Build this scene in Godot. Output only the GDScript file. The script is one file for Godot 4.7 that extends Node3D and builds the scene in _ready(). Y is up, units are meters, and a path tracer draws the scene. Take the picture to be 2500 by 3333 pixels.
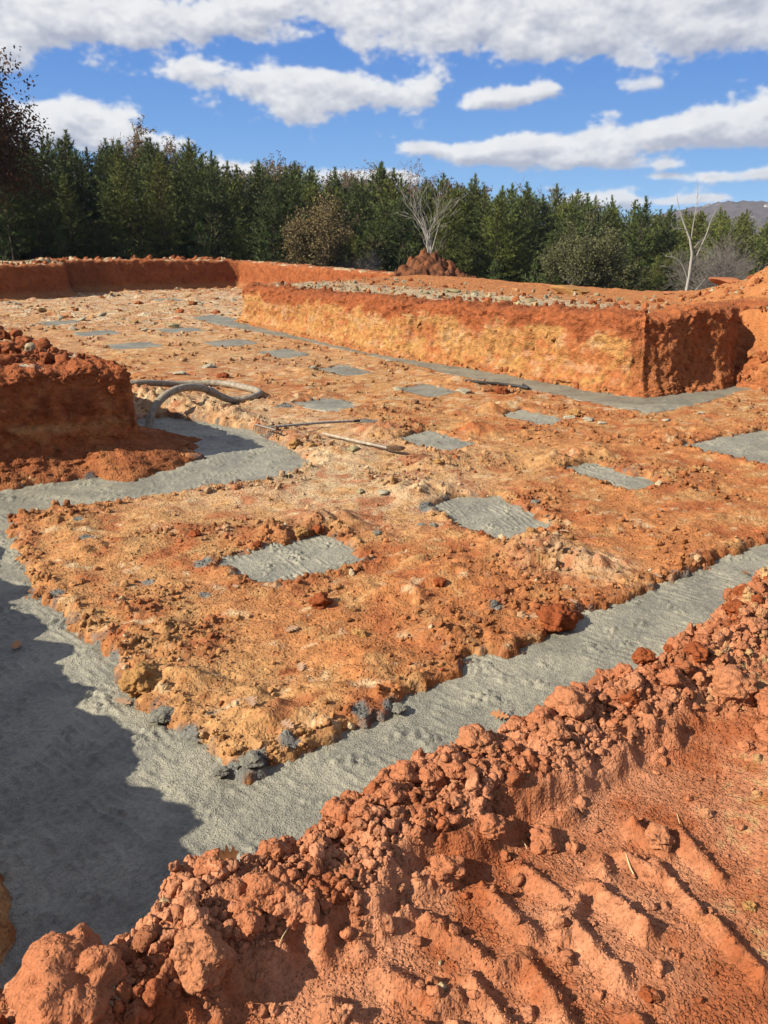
extends Node3D
# A clay building pit with freshly poured concrete footings, seen from the edge of the near bank. Metres, y up, pit floor at y = 0.

const U := Vector2(0.81, -0.586)      # plan direction of the footing rows, to the right and away
const V := Vector2(-0.586, -0.81)     # plan direction of the long pit wall, to the left and away

# clay colours, linear
const ORANGE := Color(0.540, 0.225, 0.085)
const RED := Color(0.385, 0.122, 0.048)
const OCHRE := Color(0.590, 0.345, 0.150)
const CREAM := Color(0.660, 0.520, 0.320)
const DARK := Color(0.205, 0.062, 0.026)
const RUST := Color(0.450, 0.150, 0.058)
const DULL := 0.78        # all clays and the concrete are this much duller than the mixing colours below
const GREYC := Color(0.265, 0.262, 0.235)
const PALE := Color(0.500, 0.450, 0.330)

var n_big: FastNoiseLite
var n_mid: FastNoiseLite
var n_fine: FastNoiseLite
var n_rough: FastNoiseLite
var n_tone: FastNoiseLite
var n_tone2: FastNoiseLite
var n_tone3: FastNoiseLite
var c_a: FastNoiseLite
var c_b: FastNoiseLite
var c_c: FastNoiseLite
var c_d: FastNoiseLite
var q_a: Array
var q_b: Array
var q_c: Array
var q_d: Array
var n3: FastNoiseLite
var n3f: FastNoiseLite
var used := {}
var M := {}
var rng := RandomNumberGenerator.new()

# ---------------------------------------------------------------- plan of the pit (x, z)
var pit := PackedVector2Array([
	Vector2(-1.45, -2.0), Vector2(2.3, -4.35), Vector2(8.5, -8.9), Vector2(11.5, -11.2), Vector2(8.5, -15.3), Vector2(7.55, -16.85),
	Vector2(5.02, -15.32), Vector2(3.77, -16.95), Vector2(1.95, -19.2), Vector2(0.25, -20.95), Vector2(-1.85, -24.2), Vector2(-5.3, -29.7), Vector2(-5.6, -30.2),
	Vector2(0.9, -34.8), Vector2(-9.2, -50.6), Vector2(-17.7, -45.3), Vector2(-16.7, -42.4), Vector2(-19.15, -39.5), Vector2(-25, -37),
	Vector2(-11.3, -21.2), Vector2(-3.55, -10.85), Vector2(-5.12, -9.72), Vector2(-6.6, -8.95), Vector2(-5.0, -7.3), Vector2(-1.7, -2.76)])
var near_edge := PackedVector2Array([
	Vector2(-2.6, -0.3), Vector2(-1.25, -0.95), Vector2(-0.95, -1.16), Vector2(-0.80, -1.27), Vector2(-0.64, -1.34), Vector2(-0.5, -1.51), Vector2(-0.25, -1.65), Vector2(0.0, -1.88), Vector2(0.26, -2.07),
	Vector2(0.67, -2.32), Vector2(1.07, -2.64), Vector2(1.47, -3.0), Vector2(1.9, -3.47), Vector2(3.2, -4.75), Vector2(9.5, -9.6),
	Vector2(9.5, 3.0), Vector2(-2.6, 3.0)])
# tyre lug ridges pressed up in the near bank
var lugs := [
	[0.37, -1.64, 0.47, -1.53], [0.26, -1.56, 0.36, -1.43], [0.11, -1.45, 0.26, -1.34], [0.0, -1.33, 0.11, -1.25], [-0.12, -1.23, 0.0, -1.14],
	[0.55, -1.58, 0.64, -1.43], [0.44, -1.48, 0.55, -1.31], [0.34, -1.36, 0.40, -1.2], [0.20, -1.31, 0.28, -1.17], [0.08, -1.19, 0.18, -1.05], [0.66, -1.69, 0.74, -1.62],
	[0.74, -1.66, 0.79, -1.50], [0.72, -1.80, 0.78, -1.71], [0.29, -1.70, 0.37, -1.79], [0.19, -1.64, 0.27, -1.69], [0.09, -1.55, 0.17, -1.58], [-0.01, -1.43, 0.06, -1.47],
	[0.44, -1.43, 0.50, -1.53], [0.34, -1.38, 0.26, -1.33], [0.16, -1.27, 0.10, -1.24], [0.59, -1.62, 0.60, -1.68], [0.48, -1.80, 0.56, -1.84], [0.85, -1.78, 0.90, -1.62], [0.82, -1.46, 0.88, -1.32], [0.55, -1.2, 0.60, -1.05]]

var footings := []   # {name, poly, level, ...}
var lumps := [       # soft heaps on the pit floor: x, z, radius, height
	[-4.9, -15.0, 0.55, 0.20], [-4.15, -14.4, 0.55, 0.22], [-3.4, -13.7, 0.5, 0.20], [-2.7, -13.2, 0.45, 0.16], [-2.1, -12.6, 0.4, 0.13], [-1.5, -11.9, 0.35, 0.09],
	[-0.75, -11.0, 0.4, 0.08], [0.75, -10.3, 0.35, 0.06], [1.65, -7.05, 0.45, 0.10], [2.05, -6.75, 0.35, 0.07], [-1.5, -4.72, 0.28, 0.10], [-0.9, -4.35, 0.35, 0.08], [-0.3, -4.35, 0.3, 0.05],
	[1.5, -12.4, 0.35, 0.10], [-1.3, -15.0, 0.4, 0.12], [-0.2, -12.2, 0.3, 0.10], [3.1, -10.9, 0.4, 0.09], [0.2, -9.3, 0.3, 0.06], [-3.6, -8.2, 0.5, 0.05], [-1.8, -18.0, 0.8, 0.08], [1.4, -16.8, 0.5, 0.09], [-0.5, -7.95, 0.3, 0.09], [-1.2, -7.6, 0.25, 0.07], [-1.05, -7.62, 0.22, 0.10], [-0.7, -7.9, 0.2, 0.12], [0.45, -8.95, 0.22, 0.12], [0.75, -9.15, 0.2, 0.08], [2.4, -10.5, 0.25, 0.13], [2.8, -10.75, 0.25, 0.10], [0.1, -12.1, 0.25, 0.12], [0.45, -12.5, 0.22, 0.10], [2.0, -13.8, 0.25, 0.12], [2.4, -14.3, 0.25, 0.10], [-1.8, -14.95, 0.3, 0.10], [4.5, -11.8, 0.3, 0.12], [5.2, -12.3, 0.3, 0.08], [0.2, -6.3, 0.25, 0.07], [0.7, -6.6, 0.3, 0.06], [-2.0, -5.6, 0.3, 0.06], [-2.9, -7.3, 0.3, 0.06], [-0.1, -4.9, 0.3, 0.07], [0.5, -5.5, 0.25, 0.06]]
var tones := [       # where other clays show on the pit floor: x, z, radius, colour, strength
	[-0.78, -9.57, 1.0, CREAM, 2.2], [0.12, -9.18, 0.9, CREAM, 1.8], [0.79, -10.44, 0.8, CREAM, 1.0], [-1.7, -12.6, 1.0, CREAM, 2.2], [-0.6, -11.2, 0.8, CREAM, 1.6], [-3.55, -14.2, 1.2, CREAM, 2.0], [-0.6, -16.6, 1.6, OCHRE, 1.4], [-3.0, -20.0, 2.0, CREAM, 0.9], [-1.0, -20.5, 1.5, OCHRE, 1.2], [-7.0, -24.0, 2.5, CREAM, 1.0], [2.2, -10.9, 0.9, OCHRE, 1.0], [-2.2, -8.9, 0.7, CREAM, 0.9], [-13.38, -39.65, 7.0, CREAM, 1.5], [-8.15, -32.4, 5.0, CREAM, 1.4],
	[-12.2, -30.5, 4.0, OCHRE, 1.2], [-4.6, -23.6, 2.6, OCHRE, 1.3], [-0.3, -17.8, 1.5, OCHRE, 1.0], [0.6, -14.2, 1.2, OCHRE, 0.9], [1.65, -6.98, 0.33, CREAM, 1.4], [2.1, -6.75, 0.28, CREAM, 1.2], [1.4, -10.4, 0.8, OCHRE, 0.9],
	[-2.4, -7.7, 0.9, OCHRE, 0.7], [-2.5, -6.5, 0.6, OCHRE, 0.7], [-1.5, -6.06, 0.6, OCHRE, 0.6], [-1.08, -4.73, 0.5, OCHRE, 1.3], [-0.54, -4.19, 0.35, OCHRE, 1.3], [-1.5, -4.86, 0.4, OCHRE, 1.1], [-1.0, -4.1, 0.3, OCHRE, 1.2], [-0.55, -6.44, 0.4, OCHRE, 0.4],
	[0.69, -6.06, 0.8, ORANGE, 0.9], [0.25, -5.26, 0.7, ORANGE, 0.7], [1.41, -5.6, 0.7, RED, 0.8], [2.55, -8.5, 1.2, ORANGE, 1.0], [3.76, -8.82, 1.4, ORANGE, 1.0], [4.15, -11.8, 1.5, ORANGE, 0.9], [1.3, -12.4, 0.6, ORANGE, 0.8],
	[-1.9, -16.3, 0.9, RED, 1.1], [-4.4, -18.4, 0.9, RED, 1.1], [-3.1, -19.5, 0.8, RED, 0.9], [2.35, -10.4, 0.7, OCHRE, 0.9], [-1.16, -6.54, 0.5, RED, 0.9], [-2.1, -7.3, 0.6, RED, 0.5], [-0.5, -7.9, 0.4, DARK, 1.0], [-1.9, -7.95, 0.4, DARK, 0.7], [-0.3, -7.0, 0.3, DARK, 0.4],
	[-6.4, -28.8, 2.5, OCHRE, 1.2], [-6.17, -20.7, 1.8, OCHRE, 1.2], [4.07, -14.2, 1.0, ORANGE, 0.8], [6.1, -14.6, 1.5, OCHRE, 0.8], [-2.4, -8.4, 0.5, OCHRE, 0.9], [-3.5, -7.4, 0.6, OCHRE, 0.6], [-1.3, -15.0, 0.5, RED, 1.2], [-2.6, -15.4, 0.5, RED, 0.9], [0.0, -12.5, 0.5, RED, 0.5], [3.0, -16.0, 0.8, RED, 0.7]]
var splashes := [    # grey concrete slopped on the clay: x, z, radius
	[-2.31, -5.29, 0.10], [-2.1, -5.12, 0.09], [-1.3, -4.14, 0.14], [-0.78, -3.86, 0.12], [-0.96, -3.8, 0.08], [0.8, -5.05, 0.15], [0.32, -4.62, 0.11], [0.1, -4.46, 0.10], [0.96, -5.97, 0.08], [-3.4, -8.02, 0.07], [-3.14, -7.53, 0.09], [-2.2, -6.54, 0.06], [-0.24, -13.05, 0.22], [-1.75, -6.9, 0.12], [-2.9, -6.2, 0.08], [-0.6, -4.05, 0.09], [0.55, -8.5, 0.16], [-1.6, -6.2, 0.06], [-1.9, -14.3, 0.2], [-0.15, -4.38, 0.07]]


func _ready() -> void:
	rng.seed = 11
	setup_view()
	setup_noise()
	setup_materials()
	setup_plan()
	make_sky()
	make_ground()
	make_walls()
	make_near_bank()
	make_footings()
	make_tools()
	make_rocks()
	make_forest()
	make_hill()
	make_litter()


func setup_view() -> void:
	var cam := Camera3D.new()
	cam.name = "camera"
	cam.keep_aspect = Camera3D.KEEP_HEIGHT
	cam.fov = 67.32
	cam.near = 0.05
	cam.far = 6000.0
	cam.position = Vector3(0, 3.0, 0)
	cam.rotation_degrees = Vector3(-19.68, 0, 0)
	add_child(cam)
	cam.current = true
	var sun := DirectionalLight3D.new()
	sun.name = "sun"
	add_child(sun)
	sun.look_at_from_position(Vector3.ZERO, Vector3(1.65, -1.25, -0.70), Vector3.UP)
	sun.light_energy = 1.6
	sun.light_color = Color(1.0, 0.955, 0.88)
	sun.light_angular_distance = 0.5
	sun.shadow_enabled = true


# ---------------------------------------------------------------- helpers
func nz(kind: int, freq: float, oct: int, sd: int, cell_ret := FastNoiseLite.RETURN_DISTANCE) -> FastNoiseLite:
	var n := FastNoiseLite.new()
	n.noise_type = kind
	n.frequency = freq
	n.seed = sd
	n.fractal_type = FastNoiseLite.FRACTAL_FBM if oct > 1 else FastNoiseLite.FRACTAL_NONE
	n.fractal_octaves = oct
	if kind == FastNoiseLite.TYPE_CELLULAR:
		n.cellular_return_type = cell_ret
		n.cellular_jitter = 1.0
	return n


func setup_noise() -> void:
	var S := FastNoiseLite.TYPE_SIMPLEX_SMOOTH
	var C := FastNoiseLite.TYPE_CELLULAR
	n_big = nz(S, 0.16, 2, 1)
	n_mid = nz(S, 0.85, 3, 2)
	n_fine = nz(S, 5.0, 3, 3)
	n_rough = nz(S, 0.55, 3, 4)
	n_tone = nz(S, 0.45, 4, 5)
	n_tone2 = nz(S, 1.7, 4, 6)
	n_tone3 = nz(S, 9.0, 3, 7)
	c_a = nz(C, 5.0, 1, 8)
	c_b = nz(C, 14.0, 1, 9)
	c_c = nz(C, 34.0, 1, 10)
	c_d = nz(C, 11.0, 1, 12)
	q_a = pair(6.0, 41)
	q_b = pair(15.0, 42)
	q_c = pair(34.0, 43)
	q_d = pair(78.0, 44)
	n3 = nz(S, 1.1, 4, 13)
	n3f = nz(S, 7.0, 3, 14)


func pair(freq: float, sd: int) -> Array:
	return [nz(FastNoiseLite.TYPE_CELLULAR, freq, 1, sd, FastNoiseLite.RETURN_DISTANCE2_SUB), nz(FastNoiseLite.TYPE_CELLULAR, freq, 1, sd, FastNoiseLite.RETURN_CELL_VALUE)]


func numbered(called: String) -> String:
	if not used.has(called):
		used[called] = 0
		return called
	used[called] += 1
	return "%s_%03d" % [called, used[called]]


func tag(o: Node, label: String, category: String, group := "") -> void:
	o.set_meta("label", label)
	o.set_meta("category", category)
	if group:
		o.set_meta("group", group)


func put(called: String, mesh: Mesh, mat: Material, parent: Node = self) -> MeshInstance3D:
	var o := MeshInstance3D.new()
	o.name = numbered(called) if parent == self else called
	o.mesh = mesh
	if mat:
		o.material_override = mat
	parent.add_child(o, true)
	return o


func thing(called: String, label: String, category: String, at := Vector3.ZERO, group := "") -> Node3D:
	var o := Node3D.new()
	o.name = numbered(called)
	add_child(o)
	o.position = at
	tag(o, label, category, group)
	return o


func structure(o: Node, kind := "structure") -> void:
	o.set_meta("kind", kind)


func srgb(c: Color) -> Color:
	return c.linear_to_srgb()


func dome(c: FastNoiseLite, x: float, z: float, w := 0.62) -> float:
	var d := (c.get_noise_2d(x, z) + 1.0) / w
	return sqrt(maxf(0.0, 1.0 - d * d))


func crumb(c: FastNoiseLite, v: FastNoiseLite, x: float, z: float, sharp: float, gap: float) -> float:
	# broken lumps: each cell stands at its own height, with cracks between, some cells missing
	var cell := 0.5 + 0.5 * v.get_noise_2d(x, z)
	if cell < gap:
		return 0.0
	var e := minf(1.0, (c.get_noise_2d(x, z) + 1.0) * sharp)
	return e * (2.0 - e) * (0.3 + 0.7 * (cell - gap) / (1.0 - gap))


func sd_poly(p: PackedVector2Array, x: float, z: float) -> float:
	# signed distance to a closed polygon, negative inside
	var best := 1e9
	var inside := false
	var n := p.size()
	var b := p[n - 1]
	for i in n:
		var a := p[i]
		var ex := b.x - a.x
		var ez := b.y - a.y
		var wx := x - a.x
		var wz := z - a.y
		var t := clampf((wx * ex + wz * ez) / (ex * ex + ez * ez), 0.0, 1.0)
		var qx := wx - ex * t
		var qz := wz - ez * t
		best = minf(best, qx * qx + qz * qz)
		if (a.y > z) != (b.y > z) and x < ex * (z - a.y) / (b.y - a.y) + a.x:
			inside = not inside
		b = a
	return -sqrt(best) if inside else sqrt(best)


func grid_mesh(xs: PackedFloat32Array, zs: PackedFloat32Array, yf: Callable, cf: Callable, keep = null) -> ArrayMesh:
	# a height field over xs and zs; keep(x, z) tells which cells to build
	var nx := xs.size()
	var nzz := zs.size()
	var pos := PackedVector3Array()
	pos.resize(nx * nzz)
	var col := PackedColorArray()
	col.resize(nx * nzz)
	var mask := PackedByteArray()
	mask.resize(nx * nzz)
	var k := 0
	for j in nzz:
		var z := zs[j]
		for i in nx:
			var x := xs[i]
			var ok: bool = true if keep == null else keep.call(x, z)
			mask[k] = 1 if ok else 0
			if ok:
				var y: float = yf.call(x, z)
				pos[k] = Vector3(x, y, z)
				col[k] = cf.call(x, z, y)
			k += 1
	return lattice(nx, nzz, pos, col, mask)


func lattice(nx: int, nr: int, pos: PackedVector3Array, col: PackedColorArray, mask := PackedByteArray()) -> ArrayMesh:
	# quads between rows of points, smooth normals, unused points dropped
	var nor := PackedVector3Array()
	nor.resize(pos.size())
	var idx := PackedInt32Array()
	var all := mask.is_empty()
	for j in nr - 1:
		for i in nx - 1:
			var a := j * nx + i
			var b := a + 1
			var c := a + nx
			var d := c + 1
			if not all and (mask[a] & mask[b] & mask[c] & mask[d]) == 0:
				continue
			var n := (pos[c] - pos[b]).cross(pos[d] - pos[a])
			nor[a] += n
			nor[b] += n
			nor[c] += n
			nor[d] += n
			idx.append_array([a, b, c, b, d, c])
	var remap := PackedInt32Array()
	remap.resize(pos.size())
	remap.fill(-1)
	var p2 := PackedVector3Array()
	var n2 := PackedVector3Array()
	var c2 := PackedColorArray()
	for q in idx.size():
		var v := idx[q]
		if remap[v] < 0:
			remap[v] = p2.size()
			p2.append(pos[v])
			n2.append(nor[v].normalized())
			c2.append(col[v])
		idx[q] = remap[v]
	var arr := []
	arr.resize(Mesh.ARRAY_MAX)
	arr[Mesh.ARRAY_VERTEX] = p2
	arr[Mesh.ARRAY_NORMAL] = n2
	arr[Mesh.ARRAY_COLOR] = c2
	arr[Mesh.ARRAY_INDEX] = idx
	var m := ArrayMesh.new()
	m.add_surface_from_arrays(Mesh.PRIMITIVE_TRIANGLES, arr)
	return m


func span(a: float, b: float, step: float) -> PackedFloat32Array:
	var out := PackedFloat32Array()
	var n := int(ceil(absf(b - a) / step))
	for i in n + 1:
		out.append(lerpf(a, b, float(i) / n))
	return out


# ---------------------------------------------------------------- materials
func noise_tex(n: FastNoiseLite, size: int, lo := 0.0, hi := 1.0) -> ImageTexture:
	var im := n.get_seamless_image(size, size, false, false, 0.12, true)
	im.convert(Image.FORMAT_L8)
	if lo != 0.0 or hi != 1.0:
		var d := im.get_data()
		for i in d.size():
			d[i] = int(lerpf(lo, hi, d[i] / 255.0) * 255.0)
		im = Image.create_from_data(size, size, false, Image.FORMAT_L8, d)
	im.convert(Image.FORMAT_RGB8)
	return ImageTexture.create_from_image(im)


func granules(size: int, count: int, small: float, large: float, sd: int) -> Array:
	# crumbs of every size heaped on a soft uneven bed: [relief, tone of each crumb], both tile
	var r := RandomNumberGenerator.new()
	r.seed = sd
	var bed := nz(FastNoiseLite.TYPE_SIMPLEX_SMOOTH, 0.016, 6, sd + 1).get_seamless_image(size, size, false, false, 0.12, true)
	bed.convert(Image.FORMAT_L8)
	var b := bed.get_data()
	var h := PackedFloat32Array()
	var tone := PackedByteArray()
	h.resize(size * size)
	tone.resize(size * size)
	for i in h.size():
		h[i] = 0.45 * b[i] / 255.0
		tone[i] = int(205.0 + 40.0 * (b[i] / 255.0 - 0.5) + 12.0 * r.randf())
	for k in count:
		var rad := small + (large - small) * pow(r.randf(), 5.0)
		var cx := r.randi() % size
		var cy := r.randi() % size
		var base := h[cy * size + cx] * (0.75 if rad < 5.0 else 0.9)
		var tn := r.randi_range(-34, 30)
		var sx := r.randf_range(0.7, 1.3)
		var kx := r.randf_range(-0.5, 0.5)
		var n := int(ceil(rad * 1.4))
		for dy in range(-n, n + 1):
			var y := posmod(cy + dy, size) * size
			for dx in range(-n, n + 1):
				var ex := dx * sx + dy * kx
				var q := (ex * ex + dy * dy) / (rad * rad)
				if q < 1.0:
					var v := base + rad / large * 0.55 * (1.0 - q) * (1.0 + 0.35 * q)
					var at := y + posmod(cx + dx, size)
					if v > h[at]:
						h[at] = v
						tone[at] = clampi(205 + tn, 0, 255)
	var out := PackedByteArray()
	out.resize(size * size)
	for i in h.size():
		out[i] = int(clampf(h[i], 0.0, 1.0) * 255.0)
	var a := Image.create_from_data(size, size, false, Image.FORMAT_L8, out)
	a.convert(Image.FORMAT_RGB8)
	var c := Image.create_from_data(size, size, false, Image.FORMAT_L8, tone)
	c.convert(Image.FORMAT_RGB8)
	return [ImageTexture.create_from_image(a), ImageTexture.create_from_image(c)]


func setup_materials() -> void:
	var S := FastNoiseLite.TYPE_SIMPLEX_SMOOTH
	var C := FastNoiseLite.TYPE_CELLULAR
	var grain: Texture2D
	var grains := granules(1024, 15000, 1.7, 12.0, 22)
	var crumb_tex: Texture2D = grains[0]
	grain = grains[1]
	M.soil = clay(grain, crumb_tex, 0.75, 1.5)
	M.soil_near = clay(grain, crumb_tex, 2.2, 0.85)
	M.soil_far = clay(grain, crumb_tex, 0.21, 6.0)
	M.wall = clay(grain, crumb_tex, 0.55, 3.0)
	M.rock = clay(grain, crumb_tex, 2.2, 0.7)
	var c := StandardMaterial3D.new()
	c.vertex_color_use_as_albedo = true
	c.albedo_color = srgb(Color(0.60, 0.588, 0.535))
	c.albedo_texture = noise_tex(nz(S, 0.03, 5, 24), 512, 0.82, 1.0)
	c.uv1_triplanar = true
	c.uv1_world_triplanar = true
	c.uv1_scale = Vector3.ONE * 1.7
	c.roughness = 0.52
	c.metallic_specular = 0.45
	c.heightmap_enabled = true
	c.heightmap_texture = crumb_tex   # aggregate showing through the paste
	c.heightmap_scale = 0.75
	M.concrete = c
	M.needles = plain(srgb(Color(1.0, 0.98, 0.9)), 0.75, true)
	M.needles.backlight_enabled = true
	M.needles.backlight = srgb(Color(0.03, 0.045, 0.012))
	M.leaves = plain(srgb(Color(0.76, 0.76, 0.76)), 0.8, true)
	M.leaves.backlight_enabled = true
	M.leaves.backlight = srgb(Color(0.05, 0.03, 0.01))
	M.bark = plain(srgb(Color(0.76, 0.76, 0.76)), 0.95, true)
	M.hill = plain(srgb(Color(0.76, 0.76, 0.76)), 1.0, true)
	M.far_ground = plain(Color(1, 1, 1), 1.0, true)
	var hose := plain(Color(1, 1, 1), 0.55, false)
	hose.albedo_color = srgb(Color(0.33, 0.285, 0.215))
	hose.albedo_texture = noise_tex(nz(S, 0.02, 4, 25), 256, 0.55, 1.0)
	hose.uv1_triplanar = true
	hose.uv1_scale = Vector3.ONE * 2.2
	M.hose = hose
	M.pole = plain(srgb(Color(0.34, 0.32, 0.29)), 0.42, false)
	M.pole.albedo_texture = hose.albedo_texture
	M.pole.uv1_triplanar = true
	M.pole.uv1_scale = Vector3.ONE * 3.0
	M.wood_pole = plain(srgb(Color(0.44, 0.37, 0.28)), 0.6, false)
	M.wood_pole.albedo_texture = hose.albedo_texture
	M.wood_pole.uv1_triplanar = true
	M.wood_pole.uv1_scale = Vector3.ONE * 3.0
	M.steel = plain(srgb(Color(0.22, 0.19, 0.16)), 0.5, false)
	M.steel.metallic = 0.6
	M.rubber = plain(srgb(Color(0.03, 0.03, 0.03)), 0.6, false)
	M.pvc = plain(srgb(Color(0.46, 0.42, 0.34)), 0.5, false)
	M.house = plain(srgb(Color(0.4, 0.39, 0.37)), 0.8, false)
	M.roof = plain(srgb(Color(0.2, 0.18, 0.17)), 0.9, false)


func plain(c: Color, rough: float, vertex: bool) -> StandardMaterial3D:
	var m := StandardMaterial3D.new()
	m.albedo_color = c
	m.roughness = rough
	m.vertex_color_use_as_albedo = vertex
	m.metallic_specular = 0.3
	m.cull_mode = BaseMaterial3D.CULL_DISABLED
	return m


func clay(grain: Texture2D, relief: Texture2D, per_metre: float, cm: float) -> StandardMaterial3D:
	var m := StandardMaterial3D.new()
	m.vertex_color_use_as_albedo = true
	m.albedo_color = srgb(Color(DULL, DULL, DULL))
	m.albedo_texture = grain
	m.uv1_triplanar = true
	m.uv1_world_triplanar = true
	m.uv1_scale = Vector3.ONE * per_metre
	m.roughness = 0.95
	m.metallic_specular = 0.2
	m.heightmap_enabled = true
	m.heightmap_texture = relief
	m.heightmap_scale = cm
	return m


# ---------------------------------------------------------------- sky
var clouds := [   # azimuth, elevation, half width, half height (degrees), weight, greyness
	[-21.0, 12.6, 6.5, 2.0, 1.15, 0.12], [-10.0, 13.4, 6.0, 1.7, 0.85, 0.12], [-1.0, 13.9, 7.0, 1.4, 0.85, 0.15], [8.0, 12.8, 7.0, 2.0, 1.05, 0.2], [17.0, 12.9, 8.0, 2.2, 1.25, 0.4], [26.0, 12.9, 8.0, 2.4, 1.3, 0.45], [2.0, 11.7, 4.5, 0.6, 0.55, 0.1], [-14.5, 12.4, 3.0, 0.9, 0.75, 0.1], [-30, 12, 7, 3, 1.2, 0.4],
	[-5.2, 9.0, 4.6, 1.25, 1.15, 0.15], [-2.6, 8.6, 3.6, 0.95, 0.9, 0.1], [-9.3, 9.4, 2.6, 0.6, 0.95, 0.1], [-12.6, 10.1, 1.7, 0.75, 0.95, 0.1], [2.6, 8.9, 1.3, 1.1, 0.85, 0.1], [8.3, 8.6, 2.6, 0.55, 0.95, 0.1], [10.2, 9.2, 1.0, 0.5, 0.8, 0.1], [5.6, 8.1, 1.0, 0.5, 0.6, 0.2],
	[-20.3, 7.3, 3.6, 0.75, 1.15, 0.05], [-19.5, 6.0, 4.2, 0.95, 1.2, 0.1], [-25.5, 6.6, 3.6, 1.2, 1.0, 0.2], [-14.2, 5.6, 1.6, 0.6, 0.95, 0.1],
	[8.2, 5.35, 4.6, 0.75, 1.25, 0.1], [12.5, 5.4, 3.6, 0.85, 1.2, 0.2], [17.0, 6.0, 4.0, 0.75, 1.2, 0.2], [22.5, 6.5, 3.8, 1.05, 1.3, 0.2], [26.5, 6.6, 4.5, 1.3, 1.3, 0.3], [3.0, 5.7, 1.6, 0.4, 0.7, 0.7],
	[16.4, 4.6, 1.5, 0.4, 0.85, 0.7], [18.7, 4.45, 0.8, 0.35, 0.75, 0.9], [21.7, 3.6, 1.7, 0.32, 0.8, 0.9], [24.6, 3.7, 1.6, 0.42, 0.9, 0.6], [15.2, 7.5, 1.0, 0.4, 0.7, 0.7], [16.5, 9.0, 1.8, 0.35, 0.45, 0.9], [18.6, 3.7, 0.9, 0.2, 0.6, 1.0],
	[-9.7, 4.2, 2.4, 0.55, 1.0, 0.1], [-2.2, 3.9, 3.0, 0.6, 1.05, 0.1], [1.2, 3.7, 1.5, 0.45, 0.9, 0.2], [14.7, 2.4, 2.6, 0.6, 1.0, 0.3], [18.4, 2.2, 2.0, 0.3, 0.8, 0.9], [21.4, 2.3, 1.6, 0.3, 0.75, 0.8], [11.3, 3.1, 0.6, 0.2, 0.6, 0.9], [-23.0, 3.8, 3.0, 0.8, 0.9, 0.2], [6.0, 1.6, 4.0, 0.5, 0.8, 0.3]]
var k_shape: FastNoiseLite
var k_edge: FastNoiseLite
var k_cover: FastNoiseLite


var cloud_bins := {}


func cloud_bin(az: float) -> Array:
	var key := int(floor(az))
	if not cloud_bins.has(key):
		var b := []
		for c in clouds:
			if absf(az - c[0]) < 1.75 * c[2] + 1.5:
				b.append(c)
		cloud_bins[key] = b
	return cloud_bins[key]


func cloud_at(az: float, el: float) -> Vector2:
	# x: how much cloud, y: how grey it is
	var best := -1.0
	var grey := 0.3
	if absf(az) < 34.0 and el < 17.0:
		for c in cloud_bin(az):
			var dx: float = (az - c[0]) / c[2]
			if absf(dx) > 1.75:
				continue
			var dy: float = (el - c[1]) / c[3]
			var q := dx * dx + dy * dy
			if q < 3.0:
				var g: float = c[4] * exp(-q * 0.9)
				if best < 0.0:
					best = g
					grey = c[5]
				else:
					if g > best:
						grey = lerpf(c[5], grey, best / (best + g))
					best = 1.0 - (1.0 - minf(best, 0.98)) * (1.0 - minf(g, 0.98))
		best = maxf(best, 0.0)
	var edge := clampf(maxf((absf(az) - 27.0) / 7.0, (el - 13.5) / 3.5), 0.0, 1.0)
	if edge > 0.0:
		var o := clampf(0.52 + 0.95 * k_cover.get_noise_2d(az * 1.0, el * 2.2), 0.0, 1.2)
		best = lerpf(maxf(best, 0.0), o, edge)
	return Vector2(best, grey)


func sky_base(el: float) -> Color:
	var base := Color(0.36, 0.66, 0.97).lerp(Color(0.135, 0.34, 0.83), 1.0 - pow(1.0 - clampf(el / 16.0, 0.0, 1.0), 1.7))
	return base.lerp(Color(0.05, 0.15, 0.50), clampf(el / 40.0, 0.0, 1.0))


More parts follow.
